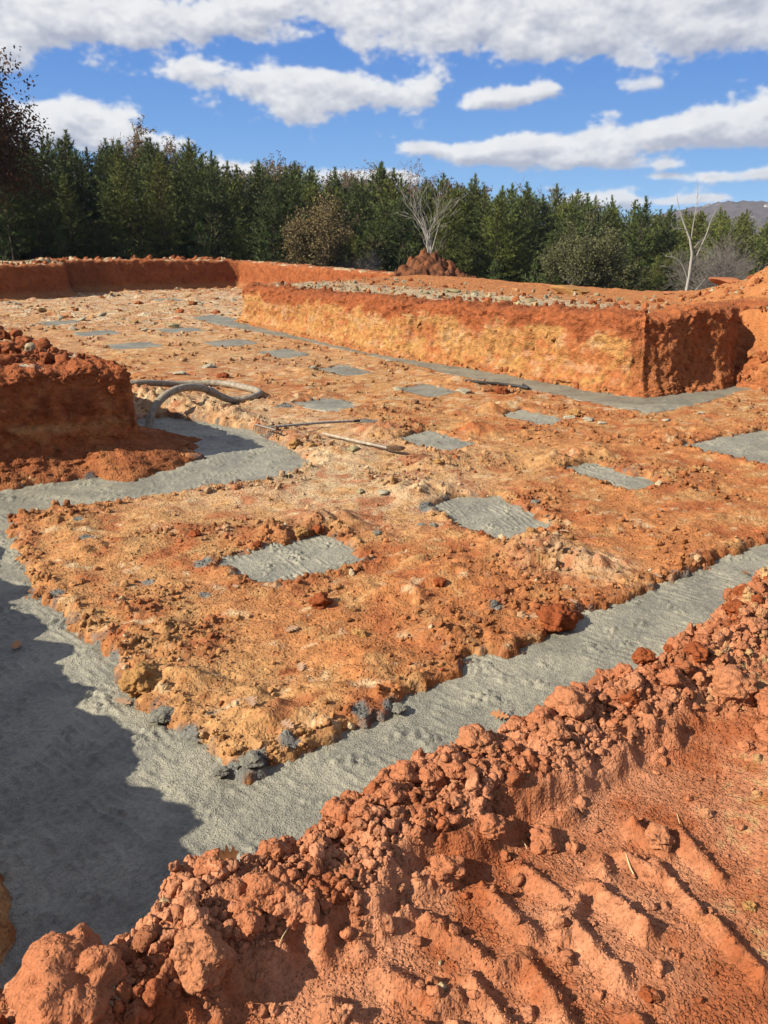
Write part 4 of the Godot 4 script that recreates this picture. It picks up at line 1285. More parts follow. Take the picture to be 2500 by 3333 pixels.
func make_rocks() -> void:
	var r := RandomNumberGenerator.new()
	r.seed = 77
	var clods := []
	for k in 6:
		clods.append(rock_mesh(100 + k * 7, 4, 0.34, 0.8))
	var stones := []
	for k in 6:
		stones.append(rock_mesh(200 + k * 7, 2, 0.18, 0.62, 9))
	var small := []
	for k in 6:
		small.append(rock_mesh(300 + k * 7, 2, 0.36, 0.8))
	var grit := []
	for k in 4:
		grit.append(rock_mesh(400 + k * 7, 1, 0.5, 0.8))
	var clay_near := tinted(Color(0.525, 0.200, 0.094), M.rock)
	var clay_pale := tinted(Color(0.55, 0.23, 0.112), M.rock)
	var clay_red := tinted(Color(0.34, 0.095, 0.034), M.rock)
	var clay_ochre := tinted(Color(0.50, 0.27, 0.10), M.rock)
	var pale := tinted(Color(0.52, 0.47, 0.34), M.rock)
	var olive := tinted(Color(0.42, 0.36, 0.20), M.rock)
	var grey := tinted(Color(0.27, 0.262, 0.215), M.rock)
	# named clods on the near bank: x, z, radius, tint, label
	var spots := [
		[-0.66, -1.20, 0.135, clay_near, "huge crumbly red clay clod at the lower left corner, overhanging the wet concrete"], [-0.41, -1.27, 0.075, clay_pale, "flat-topped clay clod beside the dark crack at the lower left"], [-0.28, -1.47, 0.07, clay_near, "broad tilted clay slab on the near bank below the dark oak leaf"], [-0.30, -1.60, 0.045, clay_near, "knobbly clay clod on the crest right beside the dark oak leaf"],
		[-0.43, -1.53, 0.05, clay_near, "tall clay clod on the crest left of the dark oak leaf"], [0.02, -1.80, 0.05, clay_near, "clay clod at the notch where the crest meets the sunlit concrete"], [0.29, -2.04, 0.065, clay_pale, "rounded clay knob poking over the footing, left of the two pointed clods"], [0.53, -2.17, 0.07, clay_near, "left of two pointed clay clods standing on the crest"], [0.63, -2.22, 0.085, clay_pale, "right of two pointed clay clods standing on the crest"],
		[1.26, -2.40, 0.10, clay_pale, "big smooth clay boulder near the right picture edge"], [1.37, -2.30, 0.085, clay_near, "dark clay boulder below the big smooth boulder at right edge"], [1.30, -2.18, 0.06, clay_near, "low clay lump under the boulders at the right edge"], [1.02, -2.38, 0.05, clay_near, "red clay lump midway between pointed clods and right boulder"], [0.86, -2.30, 0.045, clay_red, "small dark clod right of the pointed clods"],
		[1.52, -3.0, 0.06, clay_red, "clod on the far end of the near crest"], [1.16, -2.68, 0.05, clay_near, "clod on the crest above the big smooth boulder"], [0.45, -1.74, 0.05, clay_near, "square clay lump casting a shadow at the top of the tyre track"], [0.30, -1.73, 0.05, clay_near, "clay lump with a dark shadow left of the tyre track top"], [0.17, -1.60, 0.055, clay_near, "clay lump at the track's left rim, lower of two shadowed lumps"], [0.78, -1.74, 0.045, clay_pale, "block of clay right of the tyre track with square shadow"],
		[0.60, -1.27, 0.022, clay_red, "round pebble of clay alone in the flat tread print"], [1.42, -2.0, 0.02, grey, "small grey stone near the right edge of the near bank"], [0.94, -1.52, 0.02, clay_ochre, "small ochre pebble in the sandy strip at right"]]
	for s in spots:
		var o := put("clay_clod", clods[r.randi() % 6], s[3])
		o.scale = Vector3.ONE * s[2] * 0.82
		o.rotation = Vector3(r.randf_range(-0.2, 0.2), r.randf() * TAU, r.randf_range(-0.2, 0.2))
		o.position = Vector3(s[0], near_y(s[0], s[1]) + s[2] * 0.28, s[1])
		tag(o, s[4], "clod", "loose clods on the near bank")
	# clods along the crest, counted from the left
	var n := 0
	for k in 44:
		var t := k / 43.0
		var x := lerpf(-0.86, 1.85, t) + r.randf_range(-0.03, 0.03)
		var z := edge_z(x) + r.randf_range(-0.02, 0.24)
		var s := r.randf_range(0.018, 0.042)
		var o := put("clay_clod", clods[r.randi() % 6], clay_near if r.randf() < 0.6 else clay_pale if r.randf() < 0.6 else clay_red)
		o.scale = Vector3(s * r.randf_range(0.9, 1.4), s, s * r.randf_range(0.9, 1.3))
		o.rotation.y = r.randf() * TAU
		o.position = Vector3(x, near_y(x, z) + s * 0.35, z)
		tag(o, "small red clay clod on the near crest, %s from the left corner" % ordinals[n], "clod", "loose clods on the near bank")
		n += 1
	# stones and clods on the pit floor
	var fl := [
		[1.42, -5.67, 0.15, clay_red, "large dark red clay block at the edge of the foreground footing"], [-1.72, -4.72, 0.14, clay_ochre, "brown ochre boulder with dry leaf beside it, left of the clay island"], [-1.47, -4.35, 0.095, grey, "round grey concrete lump at the island's lower left edge"], [-1.30, -4.12, 0.13, grey, "big grey concrete splash heap near the footing corner"], [-0.80, -3.86, 0.085, grey, "grey concrete lump at the point of the island"], [-0.97, -3.80, 0.055, grey, "smallest grey concrete lump at the island's point"],
		[1.8, -8.68, 0.06, grey, "lone grey concrete dab right of the rounded pad"], [0.41, -7.88, 0.05, grey, "left of two grey concrete dabs left of the rounded pad"], [0.54, -7.88, 0.05, grey, "right of two grey concrete dabs left of the rounded pad"], [-0.07, -7.56, 0.06, grey, "grey concrete dab above the squarest front pad"], [0.30, -4.62, 0.09, grey, "grey concrete clot on the footing's inner edge left of the leaf"], [0.1, -4.47, 0.06, grey, "small grey clot on the footing's inner edge"], [0.85, -5.02, 0.06, grey, "grey clot at the wedge-shaped spill of the footing"],
		[-0.55, -6.0, 0.09, clay_red, "flat red clay slab in the middle of the island"], [-0.88, -7.62, 0.07, clay_ochre, "pinkish clay block above the front pad's top edge"], [-0.70, -7.72, 0.06, clay_red, "red clay block above the front pad's top edge"], [-1.3, -7.32, 0.05, clay_red, "dark clod at the front pad's left edge"], [0.5, -6.35, 0.06, clay_red, "dark red clod in the tread print right of the front pad"], [1.0, -6.05, 0.055, clay_near, "orange clod between the front pad and footing"], [-0.2, -5.5, 0.05, clay_ochre, "ochre clod low on the island"], [-2.0, -7.6, 0.06, clay_red, "dark clod in the upper left of the island"], [-1.65, -7.55, 0.05, clay_pale, "pink clod in the upper left of the island"],
		[3.53, -13.05, 0.10, pale, "biggest pale stone beside the small pad"], [3.25, -13.25, 0.09, pale, "flat pale stone just right of the small pad"], [3.72, -12.87, 0.07, pale, "right-hand pale stone beside the small pad"], [3.4, -13.5, 0.12, clay_ochre, "ochre stone behind the small pad's pale stones"], [4.9, -13.1, 0.08, pale, "lone pale stone near the bend of the long footing"], [5.7, -13.6, 0.07, pale, "pale stone at the foot of the dark end wall"],
		[-4.3, -18.9, 0.16, pale, "pale stone slab left beyond the hose loop"], [-4.7, -17.8, 0.14, pale, "second pale slab left beyond the hose loop"], [-3.6, -17.2, 0.12, clay_red, "dark red clod beyond the hose loop"], [-7.4, -27.6, 0.22, olive, "dark olive rock lying on the far pit floor"], [-3.0, -12.9, 0.08, pale, "pale clod on the bank beside the pouring end of hose"], [-0.45, -10.9, 0.10, olive, "greenish rock below the shovel handle"], [-1.35, -11.35, 0.10, clay_ochre, "ochre block beside the rake head"], [-1.1, -11.2, 0.08, clay_ochre, "second ochre block right of the rake head"], [0.75, -10.2, 0.07, clay_ochre, "ochre clod in front of the shovel blade"], [0.3, -16.0, 0.1, pale, "pale clod at the left end of dark wet pad"], [-1.7, -18.1, 0.13, pale, "white clod at the left end of dark rough pad"], [1.6, -15.6, 0.12, pale, "pale clod heap right of the dark wet pad"], [0.1, -19.7, 0.08, pale, "pale stone beside the long footing"], [2.4, -15.6, 0.14, clay_red, "dark red clod beside the long footing"], [-0.3, -9.1, 0.06, olive, "small olive stone amid cream clay below the curved footing"], [0.0, -9.0, 0.07, pale, "pale stone amid cream clay below the curved footing"]]
	for s in fl:
		var o := put("clay_clod" if s[3] != pale and s[3] != olive else "stone", stones[r.randi() % 6] if s[3] == pale or s[3] == olive else clods[r.randi() % 6], s[3])
		o.scale = Vector3(s[2] * r.randf_range(0.9, 1.3), s[2] * 0.85, s[2] * r.randf_range(0.9, 1.2))
		o.rotation.y = r.randf() * TAU
		if s[3] == grey:
			o.scale *= Vector3(0.8, 0.5, 0.8)
		o.position = Vector3(s[0], floor_y(s[0], s[1]) + s[2] * 0.16, s[1])
		tag(o, s[4], "stone" if s[3] == pale or s[3] == olive else "clod", "stones and clods on the pit floor")
	# slabs on the right-hand ground
	for s in [[5.6, -24.3, 0.62, clay_ochre, "big flat rock slab lying on the orange ground above the ochre wall"], [9.7, -22.6, 0.55, clay_near, "dark tilted rock slab on the shoulder of the right spoil heap"], [8.3, -23.2, 0.22, clay_pale, "low stone left of the tilted slab"], [2.2, -25.5, 0.34, olive, "greenish block standing amid pale rubble above the wall"], [4.0, -20.3, 0.26, pale, "pale block near the rim of the ochre wall"], [3.2, -21.2, 0.22, olive, "grey green block near the wall rim, left of the pale block"]]:
		var o := put("rock_slab", stones[r.randi() % 6], s[3])
		o.scale = Vector3(s[2], s[2] * 0.42, s[2] * 0.6)
		o.rotation = Vector3(0.05, r.randf_range(-0.5, 0.3), -0.12)
		o.position = Vector3(s[0], ground_y(s[0], s[1]) + s[2] * 0.10, s[1])
		tag(o, s[4], "rock")
	scatter(r, small, grit, stones)


func edge_z(x: float) -> float:
	for i in near_edge.size() - 1:
		var a := near_edge[i]
		var b := near_edge[i + 1]
		if a.x <= x and x <= b.x and b.x > a.x:
			return lerpf(a.y, b.y, (x - a.x) / (b.x - a.x))
	return -1.5


func many(called: String, mesh: Mesh, mat: Material, places: Array, colors: Array) -> void:
	if places.is_empty():
		return
	var mm := MultiMesh.new()
	mm.transform_format = MultiMesh.TRANSFORM_3D
	mm.use_colors = true
	mm.mesh = mesh
	mm.instance_count = places.size()
	for i in places.size():
		mm.set_instance_transform(i, places[i])
		mm.set_instance_color(i, colors[i])
	var o := MultiMeshInstance3D.new()
	o.name = numbered(called)
	o.multimesh = mm
	o.material_override = mat
	add_child(o)
	structure(o, "stuff")
	return


func turned(r: RandomNumberGenerator, at: Vector3, s: float, flat := 1.0) -> Transform3D:
	var b := Basis.from_euler(Vector3(r.randf() * TAU, r.randf() * TAU, r.randf() * TAU)) if flat == 1.0 else Basis.from_euler(Vector3(r.randf_range(-0.3, 0.3), r.randf() * TAU, r.randf_range(-0.3, 0.3)))
	return Transform3D(b.scaled_local(Vector3(s * r.randf_range(0.8, 1.35), s * flat, s * r.randf_range(0.8, 1.3))), at)


func scatter(r: RandomNumberGenerator, small: Array, grit: Array, stones: Array) -> void:
	# loose crumbs, far too many to count: on the near bank, the pit floor and the rims
	var P := []
	var K := []
	for k in 10:
		P.append([])
		K.append([])
	var tries := 0
	var made := 0
	while made < 6500 and tries < 60000:
		tries += 1
		var z := -0.85 - 2.9 * pow(r.randf(), 1.4)
		var x := r.randf_range(-0.66, 0.66) * -z
		var d := near_d(x, z)
		if d < -0.14:
			continue
		var keep := 1.0 if d < 0.24 else 0.035
		if d >= 0.24 and (x + 0.25 * (z + 1.6) > 1.05 or z < -2.3):
			keep = 0.25
		if r.randf() > keep * (0.35 + 0.9 * smoothstep(-0.3, 0.3, n_tone2.get_noise_2d(x * 3.0, z * 3.0))):
			continue
		var s := 0.0026 + 0.016 * pow(r.randf(), 4.0) + (0.012 * pow(r.randf(), 4.0) if d < 0.3 else 0.0)
		var q := r.randi() % 6 if s > 0.006 else 6 + r.randi() % 4
		P[q].append(turned(r, Vector3(x, near_y(x, z) + s * 0.35, z), s))
		var c := near_color(x, z, 0.0)
		K[q].append(c * r.randf_range(0.8, 1.15) if r.randf() > 0.006 else Color(0.50, 0.38, 0.22))
		made += 1
	for k in 42000:
		var z := -0.86 - 2.9 * pow(r.randf(), 1.5)
		var x := r.randf_range(-0.62, 0.62) * -z
		if near_d(x, z) < -0.1 or r.randf() > 0.25 + 0.9 * smoothstep(-0.35, 0.3, n_tone2.get_noise_2d(x * 4.0 + 8.0, z * 4.0)):
			continue
		var s := (0.0012 + 0.0045 * pow(r.randf(), 3.0) * (1.0 if near_d(x, z) < 0.26 else 0.5)) * (0.8 - 0.12 * z)
		var q := 6 + r.randi() % 4
		P[q].append(turned(r, Vector3(x, near_y(x, z) + s * 0.3, z), s))
		K[q].append(near_color(x, z, 0.0) * r.randf_range(0.75, 1.25))
	for k in 10:
		many("soil_crumbs", small[k] if k < 6 else grit[k - 6], M.rock, P[k], K[k])
		P[k] = []
		K[k] = []
	for k in 28000:
		var z := -3.6 - 11.0 * pow(r.randf(), 1.5)
		var x := r.randf_range(-0.60, 0.60) * -z
		if pit_d(x, z) > -0.05 or trench(x, z) < 0.09 or r.randf() > 0.05 + 0.9 * smoothstep(-0.1, 0.35, n_tone2.get_noise_2d(x * 1.5 + 8.0, z * 1.5)):
			continue
		var s := (0.002 + 0.007 * pow(r.randf(), 3.0)) * (0.6 - 0.11 * z)
		var q := 6 + r.randi() % 4
		P[q].append(turned(r, Vector3(x, floor_y(x, z) + s * 0.3, z), s))
		K[q].append(floor_color(x, z, 0.0) * r.randf_range(0.7, 1.2))
	made = 0
	tries = 0
	while made < 8000 and tries < 90000:
		tries += 1
		var z := -3.5 - 24.0 * pow(r.randf(), 1.5)
		var x := r.randf_range(-0.62, 0.62) * -z
		if pit_d(x, z) > -0.1:
			continue
		var t := trench(x, z)
		if t < (0.10 if z > -13.0 else 0.30):
			continue
		var rough := smoothstep(-0.2, 0.4, n_rough.get_noise_2d(x, z))
		if r.randf() > 0.04 + 0.7 * rough * rough + (0.5 if t < 0.3 else 0.0):
			continue
		var s := (0.0035 + 0.020 * pow(r.randf(), 5.0)+ (0.014 * pow(r.randf(), 6.0) if rough > 0.45 else 0.0)) * (1.0 + 0.055 * -z)
		var q := r.randi() % 6 if s > 0.016 else 6 + r.randi() % 4
		P[q].append(turned(r, Vector3(x, floor_y(x, z) + s * 0.3, z), s))
		var c := floor_color(x, z, 0.0)
		var pick := r.randf()
		K[q].append(c * r.randf_range(0.75, 1.1) if pick > 0.03 else CREAM if pick > 0.012 else RED)
		made += 1
	for k in 10:
		many("soil_crumbs", small[k] if k < 6 else grit[k - 6], M.rock, P[k], K[k])
		P[k] = []
		K[k] = []
	# rubble on the ground above the ochre wall and red clods along its rim
	for k in 8200:
		var v := r.randf_range(8.0, 30.0)
		var u := 13.35 + 6.0 * pow(r.randf(), 2.2)
		var x := U.x * u + V.x * (v - 2.0)
		var z := U.y * u + V.y * (v - 2.0)
		if pit_d(x, z) < 0.22:
			continue
		var far := smoothstep(-18.0, -22.0, z)
		var rim := u < 14.3
		if rim and r.randf() < 0.25:
			continue
		if r.randf() > 0.12 + 0.95 * smoothstep(-0.15, 0.3, n_tone2.get_noise_2d(x * 0.55 + 3.0, z * 0.55)):
			continue
		var s := r.randf_range(0.010, 0.032) + 0.10 * pow(r.randf(), 9.0)
		var pale := r.randf() < far * (0.12 if rim else 0.6) + 0.05
		var q := (r.randi() % 6)
		P[q].append(turned(r, Vector3(x, ground_y(x, z) + s * 0.15 + (0.04 if pit_d(x, z) < 0.9 else 0.0), z), s * (0.9 if pale else 1.0)))
		var c := (PALE if r.randf() < 0.4 else Color(0.46, 0.38, 0.22) if r.randf() < 0.6 else OCHRE) if pale else (RED if r.randf() < 0.6 else RUST)
		K[q].append(c * r.randf_range(0.7, 1.15))
	for k in 6:
		many("rubble", stones[k], M.rock, P[k], K[k])
		P[k] = []
		K[k] = []
	for k in 420:
		var t := r.randf()
		var f := Vector2(7.62, -16.75).lerp(Vector2(9.5, -14.0), r.randf())
		var o := -0.15 + 1.15 * t
		var s := r.randf_range(0.015, 0.05) + 0.08 * pow(r.randf(), 5.0)
		var q := r.randi() % 6
		P[q].append(turned(r, Vector3(f.x + 0.84 * o, 0.05 + 1.62 * t + 0.02, f.y - 0.54 * o), s))
		K[q].append((RED if r.randf() < 0.6 else ORANGE if r.randf() < 0.7 else CREAM) * r.randf_range(0.7, 1.1))
	var foot := [Vector2(5.0, -15.4), Vector2(3.77, -16.95), Vector2(1.95, -19.2), Vector2(0.25, -20.95), Vector2(-1.85, -24.2), Vector2(-5.2, -29.5)]
	for k in 260:
		var i := r.randi() % 5
		var f: Vector2 = (foot[i] as Vector2).lerp(foot[i + 1], r.randf())
		var low := k > 130
		var y := r.randf_range(0.0, 0.16) if low else r.randf_range(0.15, 1.25)
		var o := lerpf(-0.34, -0.06, y / 0.16) if low else lerpf(-0.02, 0.12, y / 1.3)
		var s := r.randf_range(0.008, 0.028) + 0.06 * pow(r.randf(), 6.0)
		var q := r.randi() % 6
		P[q].append(turned(r, Vector3(f.x + U.x * o, y, f.y + U.y * o), s))
		K[q].append((Color(0.54, 0.275, 0.10) if r.randf() < 0.6 else RUST) * r.randf_range(0.75, 1.05))
	for k in 900:
		var x := r.randf_range(7.6, 12.5)
		var z := r.randf_range(-22.0, -13.5)
		if pit_d(x, z) < 0.1:
			continue
		var s := r.randf_range(0.010, 0.030) + 0.06 * pow(r.randf(), 6.0)
		var q := r.randi() % 6
		P[q].append(turned(r, Vector3(x, ground_y(x, z) + s * 0.3, z), s))
		K[q].append((RED if r.randf() < 0.5 else ORANGE if r.randf() < 0.8 else CREAM) * r.randf_range(0.7, 1.1))
	for k in 900:
		var z := r.randf_range(-49.0, -26.0)
		var x := r.randf_range(-0.5, 0.02) * -z
		if pit_d(x, z) > -0.2 or trench(x, z) < 0.1 or n_rough.get_noise_2d(x * 0.6, z * 0.6) < -0.05:
			continue
		var s := r.randf_range(0.03, 0.07) + 0.14 * pow(r.randf(), 6.0)
		var q := r.randi() % 6
		P[q].append(turned(r, Vector3(x, floor_y(x, z) + s * 0.3, z), s, 0.7))
		K[q].append((PALE if r.randf() < 0.35 else OCHRE if r.randf() < 0.5 else RUST) * r.randf_range(0.7, 1.05))
	# clods on the left block's top and along the far rims
	for k in 2600:
		var x := 0.0
		var z := 0.0
		if k < 1500:
			var v := r.randf() * 13.0
			var back := 0.25 + 2.4 * pow(r.randf(), 1.6)
			x = -3.3 + V.x * v - U.x * back
			z = -10.5 + V.y * v - U.y * back
		else:
			var t := r.randf()
			x = lerpf(-9.0, -20.0, t)
			z = lerpf(-51.4, -44.6, t) - 2.0 * r.randf()
			if k > 2150:
				x = lerpf(-17.5, -25.0, t)
				z = lerpf(-42.8, -38.4, t) - 2.5 * r.randf()
		if pit_d(x, z) < 0.2:
			continue
		var s := r.randf_range(0.015, 0.04) + 0.09 * pow(r.randf(), 5.0)
		if k >= 1500:
			s *= 2.0
		var q := r.randi() % 6
		P[q].append(turned(r, Vector3(x, ground_y(x, z) + s * 0.3 + 0.06, z), s))
		K[q].append((RED if r.randf() < (0.95 if k < 2150 else 0.35) else CREAM) * r.randf_range(0.7, 1.1))
	for k in 6:
		many("soil_crumbs", small[k], M.rock, P[k], K[k])


# ---------------------------------------------------------------- hose and tools
func make_tools() -> void:
	var g := func(x: float, z: float, up: float) -> Vector3: return Vector3(x, ground_y(x, z) + up, z)
	# concrete pump hose: behind the left block, round a loop, down into the trench
	var t := thing("concrete_hose", "thick tan concrete pump hose looped beside the left dirt block", "hose", Vector3(-3.4, 0, -15.0))
	var pts := []
	for p in [[-6.4, -15.6, 0.07], [-5.6, -15.35, 0.07], [-5.0, -15.45, 0.07], [-4.3, -16.1, 0.08], [-3.5, -16.25, 0.07], [-2.85, -15.85, 0.07], [-2.5, -15.3, 0.07], [-2.55, -14.85, 0.07], [-2.95, -14.6, 0.08]]:
		pts.append(g.call(p[0], p[1], p[2]) - t.position)
	for p in [[-3.35, 0.34, -14.25], [-3.62, 0.44, -13.8], [-3.84, 0.38, -13.38], [-3.98, 0.18, -13.05], [-4.05, -0.14, -12.85]]:
		pts.append(Vector3(p[0], p[1], p[2]) - t.position)
	var path := smooth_path(pts, 7)
	var rad := []
	for i in path.size():
		rad.append(0.068 + 0.0015 * sin(i * 2.1))
	var st := begin()
	tube_into(st, path, rad, 14)
	put("hose_body", st.commit(), M.hose, t)
	for i in [10, 60]:
		st = begin()
		tube_into(st, [path[i], path[i + 1], path[i + 2]], [0.078, 0.082, 0.078], 14)
		put("collar", st.commit(), M.steel, t)
	# rake with a toothed head
	t = thing("concrete_rake", "rake with toothed head and long grey handle lying by the curved footing", "rake", Vector3(-1.8, floor_y(-1.8, -12.0), -12.0))
	var a := Vector3(-1.72, maxf(floor_y(-1.72, -12.0), 0.0) + 0.09, -12.0)
	var b := Vector3(-0.42, floor_y(-0.42, -12.85) + 0.035, -12.85)
	st = begin()
	tube_into(st, [a - t.position, (a.lerp(b, 0.5) + Vector3(0, 0.01, 0)) - t.position, b - t.position], [0.02, 0.02, 0.019], 10)
	put("handle", st.commit(), M.pole, t)
	st = begin()
	tube_into(st, [a.lerp(b, 0.93) - t.position, b.lerp(a, -0.004) - t.position], [0.024, 0.023], 10)
	put("grip", st.commit(), M.rubber, t)
	var hd := Vector3(-1.88, a.y + 0.005, -11.93)
	var ax := Vector3(0.62, 0.0, 0.62).normalized()
	st = begin()
	tube_into(st, [hd - ax * 0.27 - t.position, hd + ax * 0.27 - t.position], [0.016, 0.016], 6)
	var bar := put("head_bar", st.commit(), M.steel, t)
	st = begin()
	tube_into(st, [hd - ax * 0.1 - t.position, a - t.position], [0.009, 0.009], 6)
	tube_into(st, [hd + ax * 0.1 - t.position, a - t.position], [0.009, 0.009], 6)
	put("brace", st.commit(), M.steel, t)
	for k in 12:
		st = begin()
		var q := hd + ax * lerpf(-0.26, 0.26, k / 11.0)
		tube_into(st, [q - t.position, q + Vector3(-0.04, -0.04, -0.01) - t.position, q + Vector3(-0.045, -0.12, 0.0) - t.position], [0.009, 0.008, 0.005], 5)
		put("tooth", st.commit(), M.steel, bar)
	# shovel
	t = thing("shovel", "long-handled round point shovel lying on the orange clay", "shovel", Vector3(-0.4, floor_y(-0.4, -11.3), -11.3))
	a = Vector3(-0.97, floor_y(-0.97, -11.92) + 0.05, -11.92)
	b = Vector3(0.06, floor_y(0.06, -10.86) + 0.085, -10.86)
	st = begin()
	tube_into(st, [a - t.position, a.lerp(b, 0.5) - t.position, b - t.position], [0.021, 0.021, 0.022], 10)
	put("handle", st.commit(), M.wood_pole, t)
	st = begin()
	tube_into(st, [b.lerp(a, 0.22) - t.position, b - t.position], [0.026, 0.03], 10)
	put("socket", st.commit(), M.steel, t)
	put("blade", shovel_blade(), M.steel, t)
	var bl := t.get_node("blade") as Node3D
	var dir := (b - a)
	dir.y = 0
	dir = dir.normalized()
	var rt := dir.cross(Vector3.UP).normalized()
	bl.transform = Transform3D(Basis(rt, Vector3.UP, -dir), b - t.position - Vector3(0, 0.02, 0))
	bl.rotate_object_local(Vector3(0, 0, 1), 0.35)
	bl.rotate_object_local(Vector3(1, 0, 0), 0.10)
	# odds and ends by the long footing
	st = begin()
	var cp := []
	for p in [[1.75, -16.5], [2.1, -16.35], [2.5, -16.3], [2.8, -16.15], [3.0, -15.95], [2.95, -16.25]]:
		cp.append(g.call(p[0], p[1], 0.05))
	var cps := smooth_path(cp, 6)
	var cr := []
	for i in cps.size():
		cr.append(0.028)
	tube_into(st, cps, cr, 8)
	var o := put("rubber_hose", st.commit(), M.rubber)
	tag(o, "short black rubber hose lying at the edge of long footing", "hose")
	st = begin()
	tube_into(st, [Vector3(-2.05, 0.36, -25.0), Vector3(-2.35, 0.30, -25.35), Vector3(-2.75, 0.33, -26.0)], [0.05, 0.05, 0.05], 10)
	o = put("pipe", st.commit(), M.pvc)
	tag(o, "pale pipe piece sticking out of the ochre wall's foot", "pipe")


func shovel_blade() -> ArrayMesh:
	var st := begin()
	st.set_smooth_group(0)
	var nu := 10
	var nv := 12
	var at := func(i: int, j: int, lift: float) -> Vector3:
		var v := float(j) / nv
		var u := float(i) / nu * 2.0 - 1.0
		var w := 0.115 * (minf(1.0, 0.55 + v * 2.4)) * sqrt(maxf(0.0, 1.0 - pow(maxf(0.0, (v - 0.45) / 0.55), 2.4)))
		return Vector3(u * w, 0.045 * u * u - 0.02 * sin(v * PI) + 0.02 * v + lift, -0.30 * v)
	for lift in [0.0, 0.004]:
		for j in nv:
			for i in nu:
				for q in [[i, j], [i + 1, j], [i, j + 1], [i + 1, j], [i + 1, j + 1], [i, j + 1]]:
					st.add_vertex(at.call(q[0], q[1], lift))
	st.generate_normals()
	return st.commit()


# ---------------------------------------------------------------- trees
func needle_tuft(st: SurfaceTool, r: RandomNumberGenerator, at: Vector3, dir: Vector3, size: float, n: int, col: Color) -> void:
	for k in n:
		var d := (dir + Vector3(r.randfn(), r.randfn() * 0.8 + 0.25, r.randfn()) * 0.55).normalized()
		var s := d.cross(Vector3(r.randfn(), r.randfn(), r.randfn())).normalized() * size * 0.105
		var c := col * r.randf_range(0.75, 1.25)
		st.set_color(Color(c.r, c.g, c.b))
		var base := at - d * size * 0.15
		st.add_vertex(base - s)
		st.add_vertex(base + s)
		st.add_vertex(at + d * size)


func pine(sd: int, h: float, fat: float, green: Color, bare: float) -> Array:
	# trunk with limbs, and a crown of needle tufts: two meshes
	var r := RandomNumberGenerator.new()
	r.seed = sd
	var wood := begin()
	var crown := begin()
	var bark := Color(0.085, 0.062, 0.045)
	var tp := []
	var tr := []
	var lean := Vector3(r.randf_range(-0.03, 0.03), 0, r.randf_range(-0.03, 0.03))
	for k in 9:
		var t := k / 8.0
		tp.append(Vector3(lean.x * h * t * t, h * 0.97 * t, lean.z * h * t * t) + Vector3(r.randfn(), 0, r.randfn()) * 0.03)
		tr.append(lerpf(0.0125 * h, 0.018, pow(t, 0.8)))
	tube_into(wood, tp, tr, 7, bark)
	var y := h * bare
	while y < h * 0.985:
		var t := y / h
		var p0 := (tp[int(t * 8.0)] as Vector3).lerp(tp[mini(int(t * 8.0) + 1, 8)], t * 8.0 - int(t * 8.0))
		var crown_t := (t - bare) / (1.0 - bare)
		var reach := fat * h * (0.30 + 0.70 * sin(PI * pow(clampf(1.0 - crown_t, 0.0, 1.0), 0.62) * 0.62)) * pow(1.0 - crown_t, 0.42) + 0.08
		var count := 4 + r.randi() % 3
		var off := r.randf() * TAU
		for b in count:
			if r.randf() < 0.12:
				continue
			var an := off + TAU * b / count + r.randf_range(-0.35, 0.35)
			var len := reach * r.randf_range(0.62, 1.15)
			var rise := lerpf(0.12, 1.1, pow(crown_t, 1.4)) + r.randf_range(-0.12, 0.2)
			var out := Vector3(cos(an), 0, sin(an))
			var pts := []
			for q in 4:
				var f := q / 3.0
				pts.append(p0 + out * len * f + Vector3(0, len * rise * f * (0.6 + 0.5 * f), 0) + Vector3(r.randfn(), r.randfn(), r.randfn()) * 0.05 * f)
			tube_into(wood, pts, [0.03 * (1.0 - 0.6 * t), 0.022, 0.014, 0.008], 3, bark * 1.3, false)
			var shade := 1.0
			var step := 0.26
			var s := 0.30 * len
			while s <= len + 0.05:
				var f := s / len
				var q := minf(f, 0.999) * 3.0
				var at := (pts[int(q)] as Vector3).lerp(pts[int(q) + 1], q - int(q))
				var side := Vector3(-out.z, 0, out.x)
				var spread := 0.34 * len * (1.15 - f) * (1.0 if f < 0.95 else 0.2)
				var here := 1 + int(spread / 0.22)
				for w in here:
					var sp := at + side * r.randf_range(-spread, spread) + Vector3(0, r.randf_range(-0.08, 0.16), 0)
					var dir := (out * 0.7 + Vector3(0, 0.55 + 0.7 * crown_t, 0) + side * r.randf_range(-0.6, 0.6)).normalized()
					var tone := green * r.randf_range(0.65, 1.4)
					needle_tuft(crown, r, sp, dir, r.randf_range(0.28, 0.44), 8, tone * shade)
				s += step
		y += 0.30 + 0.14 * (1.0 - t) + r.randf_range(0.0, 0.1)
	# leader candles
	for k in 16:
		var at := Vector3(lean.x * h, h * (0.86 + 0.16 * k / 15.0), lean.z * h) + Vector3(r.randfn(), 0, r.randfn()) * 0.22 * (1.0 - k / 15.0)
		needle_tuft(crown, r, at, Vector3.UP, 0.36, 12, green)
	crown.generate_normals()
	return [wood.commit(), crown.commit()]


